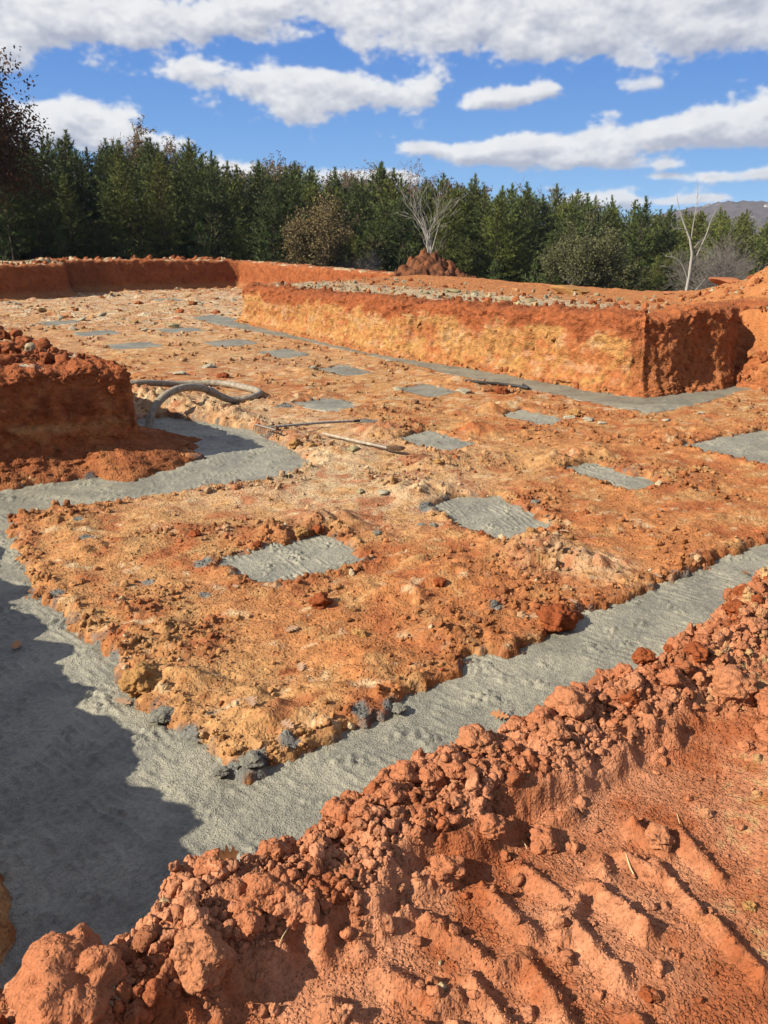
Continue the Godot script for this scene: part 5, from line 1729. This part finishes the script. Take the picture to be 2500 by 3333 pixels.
func limb(wood: SurfaceTool, tips: Array, r: RandomNumberGenerator, p: Vector3, d: Vector3, len: float, rad: float, depth: int, o: Dictionary) -> void:
	var pts := [p]
	var rr := [rad]
	var at := p
	var dir := d
	var segs := 4 if depth > 1 else 3
	for k in segs:
		dir = (dir + Vector3(r.randfn(), r.randfn(), r.randfn()) * o.wander + Vector3(0, o.up, 0)).normalized()
		at += dir * len / segs
		pts.append(at)
		rr.append(maxf(rad * lerpf(1.0, 0.55, (k + 1.0) / segs), o.get("least", 0.006)))
	tube_into(wood, pts, rr, 6 if rad > 0.05 else 3, (o.bark as Color) * r.randf_range(0.85, 1.15), false)
	if depth <= 2:
		for k in range(1, pts.size()):
			tips.append([pts[k], dir, depth])
	if depth <= 0:
		return
	for k in o.fork + r.randi() % 2:
		var q := r.randf_range(0.35, 1.0) if k > 0 else 1.0
		var i := mini(int(q * segs), segs)
		var sd := dir.cross(Vector3(r.randfn(), r.randfn(), r.randfn())).normalized()
		limb(wood, tips, r, pts[i], (dir * o.keep + sd).normalized(), len * r.randf_range(0.58, 0.85), rr[i] * r.randf_range(0.55, 0.75), depth - 1, o)


func broadleaf(sd: int, trunk: float, rad: float, len: float, depth: int, o: Dictionary) -> Array:
	var r := RandomNumberGenerator.new()
	r.seed = sd
	var wood := begin()
	var tips := []
	var top := Vector3(r.randf_range(-0.2, 0.2), trunk, r.randf_range(-0.2, 0.2))
	tube_into(wood, [Vector3(0, -0.3, 0), top * 0.5, top], [rad * 1.2, rad, rad * 0.85], 8, o.bark, false)
	for k in o.stems:
		var an: float = TAU * k / o.stems + r.randf_range(-0.4, 0.4)
		var tilt: float = o.tilt * r.randf_range(0.5, 1.2)
		limb(wood, tips, r, top, Vector3(cos(an) * tilt, 1.0, sin(an) * tilt).normalized(), len * r.randf_range(0.8, 1.15), rad * 0.7, depth, o)
	var crown := begin()
	if o.leaf > 0:
		for t in tips:
			for k in o.leaf:
				if r.randf() > o.density:
					continue
				var at: Vector3 = t[0] + Vector3(r.randfn(), r.randfn(), r.randfn()) * o.puff
				var a: Vector3 = Vector3(r.randfn(), r.randfn(), r.randfn()).normalized() * o.size * r.randf_range(0.7, 1.3)
				var b: Vector3 = a.cross(Vector3(r.randfn(), r.randfn(), r.randfn())).normalized() * o.size * 0.55
				var c: Color = (o.leaf_color as Color).lerp(o.leaf_color2, r.randf()) * r.randf_range(0.7, 1.2)
				crown.set_color(Color(c.r, c.g, c.b))
				for v in [at - a, at + b, at + a, at - a, at + a, at - b]:
					crown.add_vertex(v)
		crown.generate_normals()
	return [wood.commit(), crown.commit() if o.leaf > 0 else null]


func snag(o: Dictionary) -> Array:
	# a dead trunk with a few broken limbs
	var wood := begin()
	var r := RandomNumberGenerator.new()
	r.seed = 62
	var c: Color = o.bark
	var stem := [Vector3(0, -0.3, 0), Vector3(0.05, 1.6, 0), Vector3(0.12, 3.2, 0.05), Vector3(0.1, 4.4, 0.1), Vector3(-0.2, 5.4, 0.1), Vector3(-0.75, 6.5, 0.0), Vector3(-1.25, 7.5, 0.1), Vector3(-1.5, 8.3, 0.1)]
	tube_into(wood, stem, [0.15, 0.125, 0.11, 0.095, 0.078, 0.055, 0.032, 0.012], 8, c, false)
	for b in [[1, [Vector3(0.05, 2.6, 0), Vector3(-0.45, 3.5, 0.2), Vector3(-1.1, 4.1, 0.3), Vector3(-1.9, 4.25, 0.3)], 0.07], [2, [Vector3(0.12, 3.4, 0), Vector3(0.6, 4.6, 0), Vector3(0.95, 5.8, 0.1), Vector3(1.15, 6.6, 0), Vector3(1.4, 7.3, 0)], 0.075], [3, [Vector3(-0.1, 5.1, 0.1), Vector3(-0.05, 6.4, 0), Vector3(0.02, 7.6, 0), Vector3(-0.05, 8.9, 0)], 0.05], [4, [Vector3(0.1, 4.6, 0), Vector3(0.45, 5.2, 0.2), Vector3(0.8, 5.4, 0.3)], 0.045], [5, [Vector3(-0.5, 6.0, 0.1), Vector3(-1.0, 6.1, 0.2), Vector3(-1.4, 6.0, 0.2)], 0.03], [6, [Vector3(0.1, 1.2, 0), Vector3(0.7, 2.0, 0.2), Vector3(1.3, 2.9, 0.3), Vector3(1.7, 3.8, 0.2)], 0.05]]:
		var rr := []
		for k in b[1].size():
			rr.append(lerpf(b[2], 0.012, float(k) / (b[1].size() - 1)))
		var path := smooth_path(b[1], 3)
		var r2 := []
		for k in path.size():
			r2.append(lerpf(b[2] * 0.75, 0.012, float(k) / (path.size() - 1)))
		tube_into(wood, path, r2, 6, c, false)
		for k in 7:
			var at: Vector3 = path[r.randi_range(path.size() / 2, path.size() - 1)]
			var d := Vector3(r.randfn(), 0.7 + r.randf(), r.randfn()).normalized() * r.randf_range(0.3, 0.9)
			tube_into(wood, [at, at + d * 0.5 + Vector3(r.randfn(), r.randfn(), r.randfn()) * 0.06, at + d], [0.014, 0.010, 0.006], 3, c * 0.8, false)
	return [wood.commit(), null]


func plant_tree(called: String, label: String, category: String, meshes: Array, at: Vector3, s: float, turn: float, group: String, crown_mat: Material) -> Node3D:
	var t := thing(called, label, category, at, group)
	t.rotation.y = turn
	t.scale = Vector3.ONE * s
	put("trunk", meshes[0], M.bark, t)
	if meshes[1]:
		put("crown", meshes[1], crown_mat, t)
	return t


func wood_y(x: float, z: float) -> float:
	return top_y(x, z)


func make_forest() -> void:
	var r := RandomNumberGenerator.new()
	r.seed = 5
	var kinds := []
	var greens := [Color(0.066, 0.092, 0.028), Color(0.094, 0.114, 0.030), Color(0.056, 0.082, 0.030), Color(0.106, 0.120, 0.034), Color(0.070, 0.096, 0.032), Color(0.088, 0.110, 0.026), Color(0.062, 0.088, 0.028)]
	for k in 7:
		kinds.append(pine(500 + k * 13, 12.0, [0.27, 0.23, 0.30, 0.25, 0.21, 0.31, 0.24][k], greens[k], [0.10, 0.06, 0.12, 0.05, 0.14, 0.04, 0.10][k]))
	# height of the tree tops seen against the sky, at 82 m: x, y
	var tops := [[-60, 13.0], [-37, 12.6], [-32.6, 12.2], [-29, 11.2], [-26, 11.4], [-22, 11.0], [-18.4, 10.8], [-17, 9.8], [-14, 9.0], [-11.3, 9.8], [-7.7, 9.4], [-4.5, 8.3], [0, 9.2], [1.8, 7.9], [7.8, 7.7], [11.4, 7.9], [13.7, 7.3], [17, 7.1], [19.7, 6.6], [21.6, 6.0], [24.3, 6.2], [27.6, 5.5], [30, 4.9], [33.7, 5.1], [38.3, 4.9], [60, 5.0]]
	var row_name := ["front row of the pine wood", "second row of the pine wood", "third row of the pine wood", "back row of the pine wood"]
	for row in 4:   # four staggered rows
		var depth: float = [71.0, 80.0, 89.0, 98.0][row]
		var half := depth * 0.53
		var count: int = [33, 42, 47, 48][row]
		var seen := 0
		var aside := 0
		for i in count:
			var x := lerpf(-half - 2.0, half + 2.0, (i + 0.5) / count) + r.randf_range(-0.75, 0.75)
			var z := -depth - r.randf_range(-2.5, 2.5) - 0.05 * x
			var xs := x * 82.0 / -z
			var top := 5.0
			for k in tops.size() - 1:
				if xs >= tops[k][0] and xs <= tops[k + 1][0]:
					top = lerpf(tops[k][1], tops[k + 1][1], (xs - tops[k][0]) / (tops[k + 1][0] - tops[k][0]))
			top = 3.0 + (top - 3.0) * -z / 82.0
			var base := wood_y(x, z) - 0.2
			var h: float = (top - base) * [r.randf_range(0.62, 0.96), r.randf_range(0.86, 1.06), r.randf_range(0.94, 1.08), r.randf_range(0.9, 1.02)][row]
			if row == 0 and r.randf() < 0.2:
				h *= 0.75
			var m: Array = kinds[(i * 3 + row * 2 + r.randi() % 2) % 7]
			var size: String = "tall" if h > 11.5 else "mid-height" if h > 8.5 else "short"
			var text := ""
			if absf(x) < 0.485 * -z:
				text = "%s dark green pine, %s from the left in the %s" % [size, ordinals[seen], row_name[row]]
				seen += 1
			else:
				text = "%s pine past the %s picture edge, %s along the %s" % [size, "left" if x < 0.0 else "right", ordinals[aside], row_name[row]]
				aside += 1
			plant_tree("pine_tree", text, "pine tree", m, Vector3(x, base, z), h / 12.0, r.randf() * TAU, "pines of the wood behind the site", M.needles).scale *= Vector3(1.22, 1.0, 1.22)
	undergrowth(r)
	# low growth and dead brush under the trees
	var low := []
	for k in 3:
		low.append(pine(700 + k, 2.6, 0.3, Color(0.055, 0.082, 0.028), 0.02))
	var names := ["first", "second", "third", "fourth", "fifth", "sixth", "seventh", "eighth"]
	var i := 0
	for p in [[-13.9, -62.0, 2.9], [-25.0, -63.0, 2.4], [-20.5, -63.5, 2.2], [-30.0, -64.0, 2.6], [-9.5, -63.0, 2.3], [8.5, -62.0, 2.6], [12.0, -64.0, 2.8], [18.5, -66.0, 3.0]]:
		plant_tree("young_pine", "young bushy pine at the foot of the wood, %s from the left" % names[[3, 1, 2, 0, 4, 5, 6, 7][i]], "pine tree", low[i % 3], Vector3(p[0], wood_y(p[0], p[1]) - 0.1, p[1]), p[2] / 2.6, r.randf() * TAU, "young pines along the wood edge", M.needles)
		i += 1
	# the single trees that stand out
	var grey := Color(0.30, 0.28, 0.25)
	var bare := {"bark": grey, "wander": 0.20, "up": 0.05, "fork": 3, "keep": 1.25, "stems": 4, "tilt": 0.35, "leaf": 0, "density": 0.0, "puff": 0.2, "size": 0.1, "leaf_color": RED, "leaf_color2": RED}
	var big := bare.duplicate()
	big.merge({"bark": Color(0.06, 0.045, 0.035), "stems": 5, "tilt": 0.75, "leaf": 9, "density": 0.7, "puff": 0.32, "size": 0.12, "leaf_color": Color(0.10, 0.045, 0.022), "leaf_color2": Color(0.055, 0.045, 0.022)}, true)
	plant_tree("oak_tree", "tall russet-leaved oak at the left picture edge", "tree", broadleaf(901, 4.0, 0.28, 4.2, 5, big), Vector3(-32.6, wood_y(-32.6, -56.0), -56.0), 1.1, 0.6, "", M.leaves)
	var tan := bare.duplicate()
	tan.merge({"bark": Color(0.20, 0.17, 0.13), "stems": 7, "tilt": 0.95, "leaf": 8, "density": 0.55, "puff": 0.22, "size": 0.085, "leaf_color": Color(0.175, 0.125, 0.055), "leaf_color2": Color(0.13, 0.11, 0.05)}, true)
	plant_tree("tan_tree", "rounded tan-leaved tree before the pines, left of the dirt mound", "tree", broadleaf(902, 0.9, 0.13, 2.0, 4, tan), Vector3(-5.2, wood_y(-5.2, -64.0), -64.0), 1.0, 0.0, "", M.leaves)
	var ol := tan.duplicate()
	ol.merge({"leaf_color": Color(0.115, 0.115, 0.045), "leaf_color2": Color(0.085, 0.09, 0.04), "bark": Color(0.16, 0.145, 0.12)}, true)
	plant_tree("olive_tree", "broad olive-leaved tree with pale limbs before the pines, right of centre", "tree", broadleaf(903, 1.4, 0.16, 2.3, 4, ol), Vector3(15.4, wood_y(15.4, -65.0) - 0.3, -65.0), 1.06, 1.0, "", M.leaves)
	var white := bare.duplicate()
	white.merge({"bark": Color(0.34, 0.32, 0.29), "fork": 2, "keep": 2.3, "wander": 0.11, "stems": 4, "tilt": 0.20, "up": 0.05, "least": 0.008}, true)
	plant_tree("bare_tree", "leafless white-limbed tree rising behind the dirt mound", "tree", broadleaf(904, 1.6, 0.13, 3.3, 4, white), Vector3(3.9, wood_y(3.9, -63.0) - 0.3, -63.0), 1.0, 0.4, "", M.leaves)
	var birch := bare.duplicate()
	birch.merge({"bark": Color(0.33, 0.31, 0.285), "fork": 1, "keep": 1.9, "wander": 0.15, "stems": 2, "tilt": 0.25, "up": 0.05}, true)
	plant_tree("bare_tree", "tall leafless white snag at the right before the pines", "tree", snag(birch), Vector3(21.9, wood_y(21.9, -58.0) - 0.2, -58.0), 1.0, 0.0, "", M.leaves)
	var brush := bare.duplicate()
	brush.merge({"bark": Color(0.20, 0.18, 0.165), "fork": 4, "keep": 1.3, "stems": 8, "tilt": 0.95, "wander": 0.15}, true)
	plant_tree("bare_shrub", "grey leafless thicket-like shrub right of the white snag", "shrub", broadleaf(906, 0.4, 0.09, 2.0, 4, brush), Vector3(24.0, wood_y(24.0, -58.5) - 0.2, -58.5), 1.2, 0.0, "", M.leaves)
	plant_tree("bare_shrub", "low reddish leafless shrub at the far right", "shrub", broadleaf(907, 0.3, 0.06, 1.3, 4, brush), Vector3(27.6, wood_y(27.6, -59.0) - 0.2, -59.0), 0.95, 0.0, "", M.leaves)
	plant_tree("bare_shrub", "thin leafless shrub right of the tan tree", "shrub", broadleaf(908, 0.3, 0.05, 1.4, 3, brush), Vector3(-1.6, wood_y(-1.6, -64.0) - 0.2, -64.0), 1.0, 0.0, "", M.leaves)
	# half-bare broadleaf crowns showing above the pines
	var crown := bare.duplicate()
	crown.merge({"bark": Color(0.15, 0.125, 0.105), "least": 0.014, "stems": 6, "tilt": 0.8, "leaf": 9, "density": 0.6, "puff": 0.10, "size": 0.085, "leaf_color": Color(0.20, 0.135, 0.06), "leaf_color2": Color(0.15, 0.11, 0.06)}, true)
	var russet := crown.duplicate()
	russet.merge({"leaf_color": Color(0.20, 0.095, 0.06), "leaf_color2": Color(0.17, 0.10, 0.06)}, true)
	var thin := crown.duplicate()
	thin.merge({"leaf": 1, "density": 0.35, "bark": Color(0.22, 0.19, 0.165)}, true)
	var sky_trees := [[-27.4, 14.3, crown, "brown half-bare crown above the pines, big one at upper left"], [-23.4, 13.4, thin, "thin bare crown beside the big brown crown at upper left"], [-13.3, 11.4, crown, "rounded brown crown above the pines left of centre"], [-16.6, 10.6, thin, "small brown crown left of the rounded brown crown"], [-1.6, 11.1, thin, "thin grey bare crown above the pines at the centre"], [-4.0, 10.0, crown, "small tan crown left of the thin grey one at the centre"], [4.7, 9.7, russet, "left of two russet bare crowns above the white-limbed tree"], [9.9, 9.8, russet, "right of two russet bare crowns above the white-limbed tree"], [3.0, 9.3, thin, "faint grey crown left of the russet crowns"], [19.8, 8.1, thin, "small pale yellow crown above the pines right of centre"]]
	var kinds2 := {}
	i = 0
	for s in sky_trees:
		var z := -96.0
		var y := wood_y(s[0], z)
		var m := broadleaf(950 + i, 4.0, 0.18, 2.6, 4, s[2])
		plant_tree("broadleaf_tree", s[3], "tree", m, Vector3(s[0], y, z), (s[1] - y) / 10.0, i * 1.3, "broadleaf crowns above the pines", M.leaves)
		i += 1
	# rounded pines farther off on the right
	i = 0
	for p in [[26.5, -118, 8.0], [29.5, -121, 7.6], [32.5, -119, 8.2], [35.0, -124, 7.0], [46.0, -125, 6.8], [50.0, -124, 6.0], [55.0, -126, 6.6], [60.0, -126, 6.0]]:
		var y := wood_y(p[0], p[1])
		plant_tree("pine_tree", "distant pale green pine showing over the wood at right, %s from the left" % names[i], "pine tree", kinds[[5, 2, 0, 5, 3, 2, 5, 0][i]], Vector3(p[0], y, p[1]), (p[2] - y) / 12.0, i * 1.1, "distant pines on the right", M.needles)
		i += 1


func undergrowth(r: RandomNumberGenerator) -> void:
	# the dark tangle of small pines and brush inside the wood
	var shapes := []
	for k in 4:
		var st := begin()
		var q := RandomNumberGenerator.new()
		q.seed = 800 + k
		for n in 120:
			var a := q.randf() * TAU
			var d := sqrt(q.randf()) * 1.3
			var y := q.randf() * 3.4
			needle_tuft(st, q, Vector3(cos(a) * d * (1.0 - y / 5.0), y, sin(a) * d * (1.0 - y / 5.0)), Vector3(cos(a) * 0.5, 0.7, sin(a) * 0.5), 0.45, 6, Color(0.045, 0.058, 0.022).lerp(Color(0.075, 0.055, 0.028), q.randf() * q.randf()))
		st.generate_normals()
		shapes.append(st.commit())
	for k in 4:
		var P := []
		var K := []
		for n in 150:
			var z := -r.randf_range(69.0, 104.0)
			var x := r.randf_range(-0.56, 0.56) * -z
			var s := r.randf_range(0.7, 1.35)
			P.append(Transform3D(Basis(Vector3.UP, r.randf() * TAU).scaled(Vector3(s, s, s)), Vector3(x, wood_y(x, z) - 0.2, z)))
			K.append(Color.WHITE)
		many("undergrowth", shapes[k], M.needles, P, K)


func make_hill() -> void:
	# wooded ridge far off on the right
	var hn := nz(FastNoiseLite.TYPE_SIMPLEX_SMOOTH, 0.010, 5, 61)
	var yf := func(x: float, z: float) -> float:
		var along := smoothstep(240.0, 640.0, x)
		var ridge := exp(-pow((z + 1500.0) / 260.0, 2.0))
		return -14.0 + 76.0 * along * ridge * (1.0 + 0.10 * hn.get_noise_2d(x * 0.35, 0.0)) + 7.0 * ridge * along * hn.get_noise_2d(x * 3.0, z * 3.0) + 3.0 * hn.get_noise_2d(x * 11.0, z * 11.0) * along
	var cf := func(x: float, z: float, y: float) -> Color:
		var n := hn.get_noise_2d(x * 4.0, z * 4.0)
		var c := Color(0.085, 0.068, 0.068).lerp(Color(0.045, 0.052, 0.035), smoothstep(0.1, 0.5, n))
		return c.lerp(Color(0.22, 0.19, 0.16), smoothstep(0.5, 0.66, hn.get_noise_2d(x * 2.0 + 99.0, z * 2.0)))
	structure(put("hill", grid_mesh(span(350, 1500, 6.0), span(-1800, -1100, 7.0), yf, cf), M.hill))
	var i := 0
	for p in [[648.0, -1400.0], [676.0, -1396.0], [664.0, -1380.0]]:
		var y: float = yf.call(p[0], p[1])
		var t := thing("house", ["left of three tiny pale houses on the distant hill", "right of three tiny pale houses on the distant hill", "lowest of three tiny pale houses on the distant hill"][i], "house", Vector3(p[0], y - 0.5, p[1]), "houses on the hill")
		var b := BoxMesh.new()
		b.size = Vector3(7, 3, 5)
		var w := put("wall", b, M.house, t)
		w.position.y = 1.5
		var pr := PrismMesh.new()
		pr.size = Vector3(7.6, 2, 5.6)
		w = put("roof", pr, M.roof, t)
		w.position.y = 4.0
		i += 1
	# heap of brown earth on the crest
	var mound := func(x: float, z: float) -> float:
		var a := n_mid.get_noise_2d(x * 1.1, z * 1.1)
		var q := sqrt(pow((x - 2.0) / 1.95, 2.0) + pow((z + 35.8) / 1.6, 2.0)) * (1.0 + 0.22 * a)
		var lump := 0.26 * crumb(q_a[0], q_a[1], x * 0.55, z * 0.55, 1.6, 0.4) + 0.10 * crumb(q_b[0], q_b[1], x * 0.6, z * 0.6, 2.0, 0.4)
		return ground_y(2.0, -35.6) - 0.12 + (1.12 + 0.12 * a) * (1.0 - smoothstep(0.0, 1.1, q)) + lump * (1.0 if q < 1.0 else 0.4)
	var mound_color := func(x: float, z: float, y: float) -> Color:
		return Color(0.27, 0.108, 0.052).lerp(Color(0.13, 0.058, 0.034), smoothstep(-0.25, 0.3, n_tone2.get_noise_2d(x * 1.3, z * 1.3)))
	var o := put("dirt_mound", grid_mesh(span(-0.3, 4.3, 0.045), span(-37.8, -33.8, 0.05), mound, mound_color, func(x, z): return pow((x - 2.0) / 2.2, 2.0) + pow((z + 35.8) / 1.9, 2.0) < 1.0), M.wall)
	tag(o, "heap of brown earth on the far crest before the pines", "dirt mound")


# ---------------------------------------------------------------- leaves and straws
func oak_leaf(st: SurfaceTool, size: float, curl: float) -> void:
	var rim := []
	var half := [[0.0, 0.04], [0.10, 0.10], [0.2, 0.24], [0.28, 0.06], [0.38, 0.36], [0.48, 0.07], [0.60, 0.44], [0.70, 0.08], [0.82, 0.30], [0.88, 0.09], [1.0, 0.0]]
	for p in half:
		rim.append(Vector2(p[0], p[1]))
	for k in range(half.size() - 2, -1, -1):
		rim.append(Vector2(half[k][0], -half[k][1] * 0.95))
	var at := func(p: Vector2) -> Vector3: return Vector3((p.x - 0.5) * size, curl * size * (p.y * p.y * 1.6 + 0.25 * (p.x - 0.4) * (p.x - 0.4)), p.y * size)
	for k in rim.size():
		var a: Vector2 = rim[k]
		var b: Vector2 = rim[(k + 1) % rim.size()]
		for v in [Vector2(a.x, 0), a, b, Vector2(a.x, 0), b, Vector2(b.x, 0)]:
			st.add_vertex(at.call(v))


func make_litter() -> void:
	var r := RandomNumberGenerator.new()
	r.seed = 91
	var browns := [plain(srgb(Color(0.20, 0.085, 0.03)), 0.7, false), plain(srgb(Color(0.30, 0.19, 0.12)), 0.7, false), plain(srgb(Color(0.33, 0.15, 0.06)), 0.7, false)]
	var list := [
		[-0.40, -1.53, 0.075, 0, "dark brown oak leaf standing among clods on the near crest", 1], [0.77, -4.38, 0.13, 2, "brown oak leaf lying on the sunlit foreground footing", 0], [-2.89, -5.34, 0.13, 2, "brown oak leaf on the shaded concrete at the left edge", 0], [-1.80, -4.55, 0.14, 1, "pinkish dry leaf beside the ochre boulder", 0], [-0.88, -4.37, 0.12, 1, "pale curled leaf in a hollow of the island's front", 0], [-0.62, -4.18, 0.11, 1, "pale leaf near the island's point", 0], [-0.62, -5.0, 0.11, 1, "pale leaf lying middle front of the island", 0], [-0.75, -5.55, 0.13, 1, "long pale leaf beside the flat red slab", 0],
		[3.45, -6.72, 0.10, 0, "dark leaf on the footing near the right edge", 0], [2.55, -6.55, 0.12, 1, "pale leaf between cream heap and footing", 0], [1.62, -5.95, 0.10, 1, "pale leaf near the footing edge at right", 0], [-1.35, -6.35, 0.10, 1, "small pale leaf left of the front pad", 0], [3.2, -8.4, 0.11, 1, "pale leaf on the orange clay at right", 0], [1.9, -7.6, 0.10, 1, "pale leaf right below the rounded pad", 0]]
	for s in list:
		var st := begin()
		oak_leaf(st, s[2], r.randf_range(0.3, 0.6) if s[3] == 1 else 0.18)
		st.generate_normals()
		var o := put("dry_leaf", st.commit(), browns[s[3]])
		var y := near_y(s[0], s[1]) if near_d(s[0], s[1]) > 0.0 else maxf(floor_y(s[0], s[1]), concrete_y(s[0], s[1], -0.05, 0.0) if trench(s[0], s[1]) < 0.0 else -1.0)
		o.position = Vector3(s[0], y + (0.045 if s[5] == 1 else 0.024), s[1])
		o.rotation = Vector3(1.1 if s[5] == 1 else r.randf_range(-0.15, 0.15), r.randf() * TAU if s[5] == 0 else 0.5, r.randf_range(-0.1, 0.1))
		tag(o, s[4], "leaf", "dry leaves")
	var straw := plain(srgb(Color(0.42, 0.32, 0.17)), 0.6, false)
	i_straw(straw, Vector2(0.672, -1.605), Vector2(0.665, -1.675), 0.0022, "short pale straw lying in the tyre track")
	i_straw(straw, Vector2(-0.245, -1.345), Vector2(-0.215, -1.42), 0.0016, "thin pine straw among the clods at lower left")
	i_straw(straw, Vector2(0.40, -1.71), Vector2(0.392, -1.745), 0.0014, "tiny straw at the top of the tyre track")
	i_straw(straw, Vector2(0.86, -1.80), Vector2(0.875, -1.86), 0.0015, "thin straw right of the tyre track's upper end")


func i_straw(m: Material, a: Vector2, b: Vector2, rad: float, label: String) -> void:
	var st := begin()
	var pts := []
	for k in 5:
		var p := a.lerp(b, k / 4.0)
		pts.append(Vector3(p.x, near_y(p.x, p.y) + 0.006 + 0.004 * sin(k * 1.3), p.y))
	tube_into(st, pts, [rad * 0.6, rad, rad, rad, rad * 0.5], 6)
	var o := put("straw", st.commit(), m)
	tag(o, label, "straw", "straws on the near bank")
